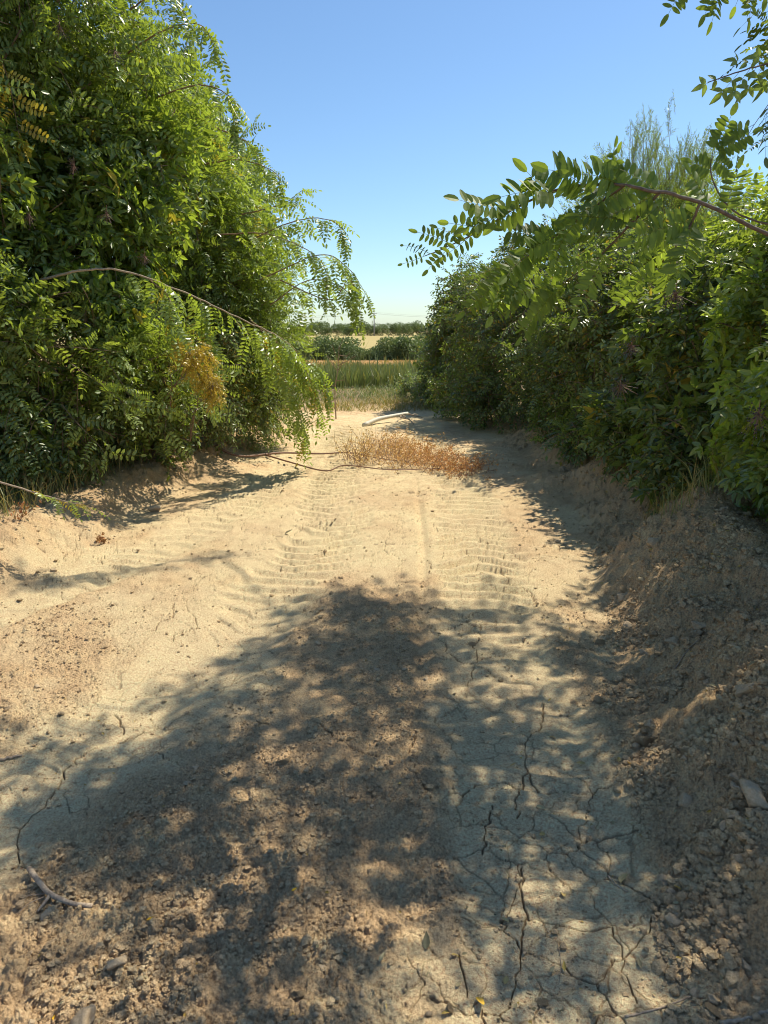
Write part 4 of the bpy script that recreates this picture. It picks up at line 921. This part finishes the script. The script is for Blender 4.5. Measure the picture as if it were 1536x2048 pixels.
def build_ground_bits():
    rr = np.random.default_rng(55)
    tpl = []
    for i in range(7):
        V, F = rock_tpl(400 + i, .72); me = link_mesh("stone", V, None, F, [M_CLOD if i % 2 else M_STONE], None, None, None, True); tpl.append(me.data); bpy.data.objects.remove(me)
    named = [ # px, py, radius px, label
        (1492, 1388, 36, "large smooth earth lump set in the right bank"), (1288, 1482, 22, "rounded clod beside a small one at the foot of the right bank"),
        (1270, 1494, 12, "small clod leaning on the rounded clod below the right bank"), (1368, 1522, 12, "pale round pebble low on the right bank"), (1475, 1520, 17, "flat grey stone low on the right bank near the picture edge"),
        (1522, 1550, 44, "big upright brown clod cut off by the right picture edge"), (1116, 1084, 8, "small cube-shaped stone alone on the sunlit right wheel track"), (1200, 1285, 12, "squat stone at the toe of the shaded bank"),
        (565, 1524, 14, "pale flat stone lit by a sun fleck in the shaded track"), (500, 1608, 8, "small round grey pebble in the shaded middle of the track"), (232, 1932, 22, "large crumbly clod near the lower left edge"),
        (165, 2025, 28, "biggest crumbly clod at the very bottom left"), (282, 1848, 14, "angular stone just below the yellow leaf in the lower left"), (1084, 2008, 12, "pinkish pebble with a sharp shadow at the bottom centre"),
        (595, 1990, 18, "upright clod on the bottom edge of the track, left of the smooth crust"), (312, 1022, 17, "earth clod at the tip of the leafy shoot on the left berm"), (823, 985, 9, "pale stone in front of the dried orange branch"),
        (500, 1498, 9, "tan pebble on the border of sun and shade"), (1196, 1400, 11, "yellowish clod next to a dry leaf at the edge of the shade"), (1462, 1640, 24, "wide flat clod half buried low on the right bank"),
        (1340, 1790, 16, "dull earth clod among crumbs in the lower right shade"), (1185, 1662, 7, "tiny pale clod beneath the orange leaf on the right"), (99, 1828, 15, "flat stone beside the forked stick"), (1480, 1500, 10, "small pebble above the flat grey stone on the bank"),
        (735, 1460, 6, "tiny stone at the middle of the shade"), (530, 1765, 9, "grey pebble right of the sunny patch lower left"), (1408, 1075, 12, "tan lump lying on the face of the right bank"), (1130, 905, 14, "light earth lump beneath the far part of the right bank")]
    def put(px, py, rpx, label, group=None):
        g = gp(px, py); d = math.sqrt(g[0] ** 2 + g[1] ** 2 + (CAMZ - g[2]) ** 2); r = rpx / FPX * d
        o = bpy.data.objects.new("stone", tpl[rr.integers(7)]); COL.objects.link(o); o.location = (g[0], g[1], g[2] + r * .10); s = r
        o.scale = (s, s * rr.uniform(.8, 1.1), s * rr.uniform(.8, 1.1)); o.rotation_euler = (rr.normal(0, .3), rr.normal(0, .3), rr.uniform(0, 6)); tag(o, label, "stone", group)
    for a in named: put(*a, "stones picked out on the track")
    k = 0
    while k < 130:
        px = rr.uniform(0, 1536); py = rr.uniform(1080, 2045); x, y = ground_at(px, py)
        toe = x - np.interp(y, TOE_Y, TOE_X); p = .9 if toe > 0 else (.5 if rough_mask(np.array([x]), np.array([y]))[0] > .7 else .08)
        if rr.random() > p: continue
        put(px, py, rr.uniform(4, 9) if toe < 0 else rr.uniform(7, 20), "small earth clod among many alike on the loose soil", "small clods on the loose soil"); k += 1
    # crumbs: uncountable
    n = 210000; y = 1.05 + (rr.random(n) ** 2.4) * 7.5; x = (rr.random(n) * 2 - 1) * .62 * y
    r = rough_mask(x, y); toe = x - np.interp(y, TOE_Y, TOE_X)
    keep = rr.random(n) < np.clip(r ** 1.5 * .85 + .10 + .45 * (toe > -.05), 0, 1) * (.4 + .6 * (y < 4)) * sst(.25, .6, vnoise(x * 5, y * 5, 170) + .15); x = x[keep]; y = y[keep]; toe = toe[keep]; n = len(x)
    s = (.0011 + .0013 * rr.exponential(1, n) + .0085 * (rr.random(n) < .06) * rr.random(n)) * np.where(toe > -.05, 1.7, 1.0) * (1 + .05 * y); s = np.where((toe > -.1) & (rr.random(n) < .035), rr.uniform(.008, .022, n), s); s = np.clip(s, .0012, .022)
    z = ground_z(x, y) + s * .3
    ico = np.array([[0, 0, 1], [.89, 0, .45], [.28, .85, .45], [-.72, .53, .45], [-.72, -.53, .45], [.28, -.85, .45], [.72, .53, -.45], [-.28, .85, -.45], [-.89, 0, -.45], [-.28, -.85, -.45], [.72, -.53, -.45], [0, 0, -1]])
    V = ico[None] * (s[:, None, None] * rr.uniform(.55, 1.35, (n, 12, 1))) * np.array([1, .9, .75]); a = rr.uniform(0, 6.28, n); c, sn = np.cos(a)[:, None], np.sin(a)[:, None]
    V = np.stack([V[..., 0] * c - V[..., 1] * sn, V[..., 0] * sn + V[..., 1] * c, V[..., 2]], -1) + np.stack([x, y, z], 1)[:, None]
    F = (ICOF[None] + (np.arange(n) * 12)[:, None, None]).reshape(-1, 3)
    o = link_mesh("soil_crumbs", V.reshape(-1, 3), None, F, [M_CLOD], None, None, None, False); tag(o, "fine crumbs of dry soil scattered over the loose parts of the track", "soil", None, 'stuff')
    # fallen leaves
    def leafobj(px, py, L, tone, hue, label, group, up=.35):
        g0 = gp(px, py); g = Geo(); a = rr.uniform(0, 6.28); D = np.array([math.cos(a), math.sin(a), rr.uniform(-.1, up)])
        leaflet(g, g0 + UP * .006, D, UP + rr.normal(0, .35, 3), L, L * rr.uniform(.38, .5), True, bool(rr.random() < .6), rr.uniform(.1, .5), rr.uniform(-.5, .3), tone, hue)
        t = g.pack(); t['V'][:, 2] = np.maximum(t['V'][:, 2], g0[2] + .002); o = link_mesh("fallen_leaf", t['V'], t['Q'], t['T'], [M_LIT], None, dict(tone=t['tone'], hue=t['hue']), None, False, g0); tag(o, label, "leaf", group)
    for a in ((292, 1832, .022, .9, 1, "bright yellow leaf standing on the angular stone, lower left"), (583, 1784, .018, .9, 1, "small bright yellow leaf on lit crumbs left of centre"), (108, 2043, .02, .9, 1, "yellow leaf cut by the bottom edge at the left"),
              (1362, 1782, .024, .9, .95, "yellow leaf in the lower right shade"), (955, 1997, .045, .85, .8, "long pale yellow leaf near the bottom centre"), (1185, 1660, .03, .5, .2, "curled brown leaf by the tiny pale clod"), (1315, 1612, .05, .5, .15, "dry orange-brown leaf lit by the sun in the right shade"),
              (852, 1902, .045, .05, 0, "shrivelled nearly black leaf on the cracked crust"), (1112, 1480, .03, .9, .3, "pale leaf right of the long crack"), (1128, 1797, .035, .8, .3, "thin tan leaf on the crust beside the branching crack"),
              (1240, 1768, .05, .7, .1, "long straw coloured leaf at the toe of the bank"), (1155, 1406, .03, .95, .35, "cream leaf at the edge of the bank shade"), (902, 1912, .022, .7, .5, "small tan leaf above the bottom crack"), (797, 1570, .02, .95, .5, "little cream leaf in the centre shade"),
              (1018, 1845, .022, .9, .1, "pale narrow leaf left of the branching crack"), (230, 1767, .018, .4, 0, "reddish brown leaf right of the forked stick"), (570, 1069, .07, .2, 0, "dark red-brown leaf litter on the left wheel track"), (1235, 1525, .04, .95, .3, "pale buff leaf close to the rounded clod")):
        leafobj(*a, "fallen leaves")
    for k in range(70):
        px = rr.uniform(20, 1520); py = 1080 + 960 * rr.random() ** .8
        if rr.random() > .35 and px < 1000: continue
        leafobj(px, py, rr.uniform(.018, .035), rr.uniform(.3, 1), rr.choice([0, 0, .2, .5]), "small dry leaf like many others strewn on the track", "small dry leaves strewn on the track")
    for nm, lab, f0, f1, yy, cnt, sd in (("leaf_litter", "brown leaf litter and broken bits under the right hedge and on its bank", .45, 1.3, (2.2, 15), 5200, 1), ("leaf_litter", "brown leaf litter and broken bits along the foot of the left thicket", .35, 1.5, (4.5, 12), 4200, -1),
                                         ("leaf_litter", "fine dry bits of leaf and stalk strewn thinly over the track", 0, 0, (1.1, 9), 1500, 0)):
        y = rr.uniform(*yy, cnt) if sd else 1.1 + rr.random(cnt) ** 1.6 * 8
        if sd == 1: x = np.interp(y, TOE_Y, TOE_X) + f0 + (f1 - f0) * rr.beta(2, 1.6, cnt) - .12 * rr.exponential(1, cnt)
        elif sd == -1: x = np.interp(y, LT_Y, LT_X) - f0 - (f1 - f0) * rr.beta(2, 1.6, cnt) + .15 * rr.exponential(1, cnt)
        else: x = rr.uniform(-.6, .6, cnt) * y
        P = np.stack([x, y, ground_z(x, y) + .003], 1); D = rr.normal(0, 1, (cnt, 3)) * [1, 1, .22]; g = Geo()
        for v in range(2): 
            q = np.arange(cnt) % 2 == v; fam = (SIM, NAR)[v][0]; m = int(q.sum()); g.inst(fam, P[q], frames(D[q], roll=rr.normal(0, .5, m)), rr.uniform(.2, .7 if sd else .35, m), rr.normal(-.05, .25, m), rr.choice([0, 0, 0, .4], m))
        ob = g.build(nm, [M_LIT, M_GREY]); tag(ob, lab, "leaf litter", None, 'stuff')
    # forked stick
    b = gp(120, 1800); rt = empty("forked_stick", b, "forked grey stick lying on loose crumbs in the lower left corner", "stick")
    def gl(pts, h): return spline([gp(*p) + UP * h for p in pts], 14)
    g = Geo(); g.tube(gl([(60, 1745), (80, 1772), (100, 1795), (130, 1810), (155, 1818), (185, 1820)], .015), .0085, .0065, 8); g.build('stem', [M_GREY], rt, True, loc=b)
    g = Geo(); g.tube(gl([(103, 1793), (92, 1808), (75, 1822)], .012), .0055, .0035, 7); g.tube(gl([(95, 1790), (70, 1795), (40, 1800)], .01), .0015, .001, 5); g.tube(gl([(90, 1800), (60, 1812), (35, 1830)], .01), .0015, .0008, 5); g.build('side_twig', [M_GREY], rt, True, loc=b)
    for pts, r, lab in (([(-30, 1528), (20, 1520), (45, 1514)], .006, "dark stick end poking in from the left edge"), ([(1095, 1862), (1115, 1890), (1122, 1930), (1118, 1965)], .0013, "curved pale straw on the crust below the branching crack"),
                        ([(1250, 2035), (1330, 2015), (1380, 1995)], .003, "thin brown twig near the bottom right"), ([(1440, 2050), (1500, 2035), (1560, 2018)], .006, "light stick in the bottom right corner"),
                        ([(1465, 1568), (1480, 1590), (1503, 1608)], .005, "short whitish root sticking out low on the right bank"), ([(1215, 1752), (1232, 1770), (1255, 1785)], .0028, "short tan twig at the toe of the right bank"),
                        ([(1350, 1330), (1375, 1300), (1400, 1280)], .003, "thin root on the shaded face of the right bank")):
        g = Geo(); C = gl(pts, r * .9); C[1:-1] += rr.normal(0, r * .3, (12, 3)); g.tube(C, r, r * .6, 7, .6); o = g.build("stick", [M_GREY], None, True, loc=C[7]); tag(o, lab, "stick")
    # withered reddish seedling at the left edge
    for px, py, lab in ((45, 1040, "withered red-brown weed on the left berm near the picture edge"), (205, 1075, "tiny dried weed stub on the sunlit left berm")):
        b = gp(px, py); rt = empty("withered_weed", b, lab, "weed"); g = Geo(); h = Geo()
        for k in range(9):
            e = b + np.array([rr.normal(0, .06), rr.normal(0, .05), rr.uniform(.05, .14)]) * (1 if px < 100 else .5); C = spline([b, (b + e) / 2 + rr.normal(0, .01, 3), e], 6); g.tube(C, .002, .001, 4)
            h.inst(SIM[k % 5], C[2:], frames(rr.normal(0, 1, (4, 3)) - UP, roll=rr.uniform(0, 6, 4)), rr.uniform(.4, .7, 4), np.full(4, -.4), np.zeros(4))
        g.build('stem', [M_RED], rt, loc=b); h.build('leaves', [M_DRY, M_RED], rt, loc=b)

build_left(); build_right(); build_overhang(); build_far(); build_field_edge(); build_ground_bits()
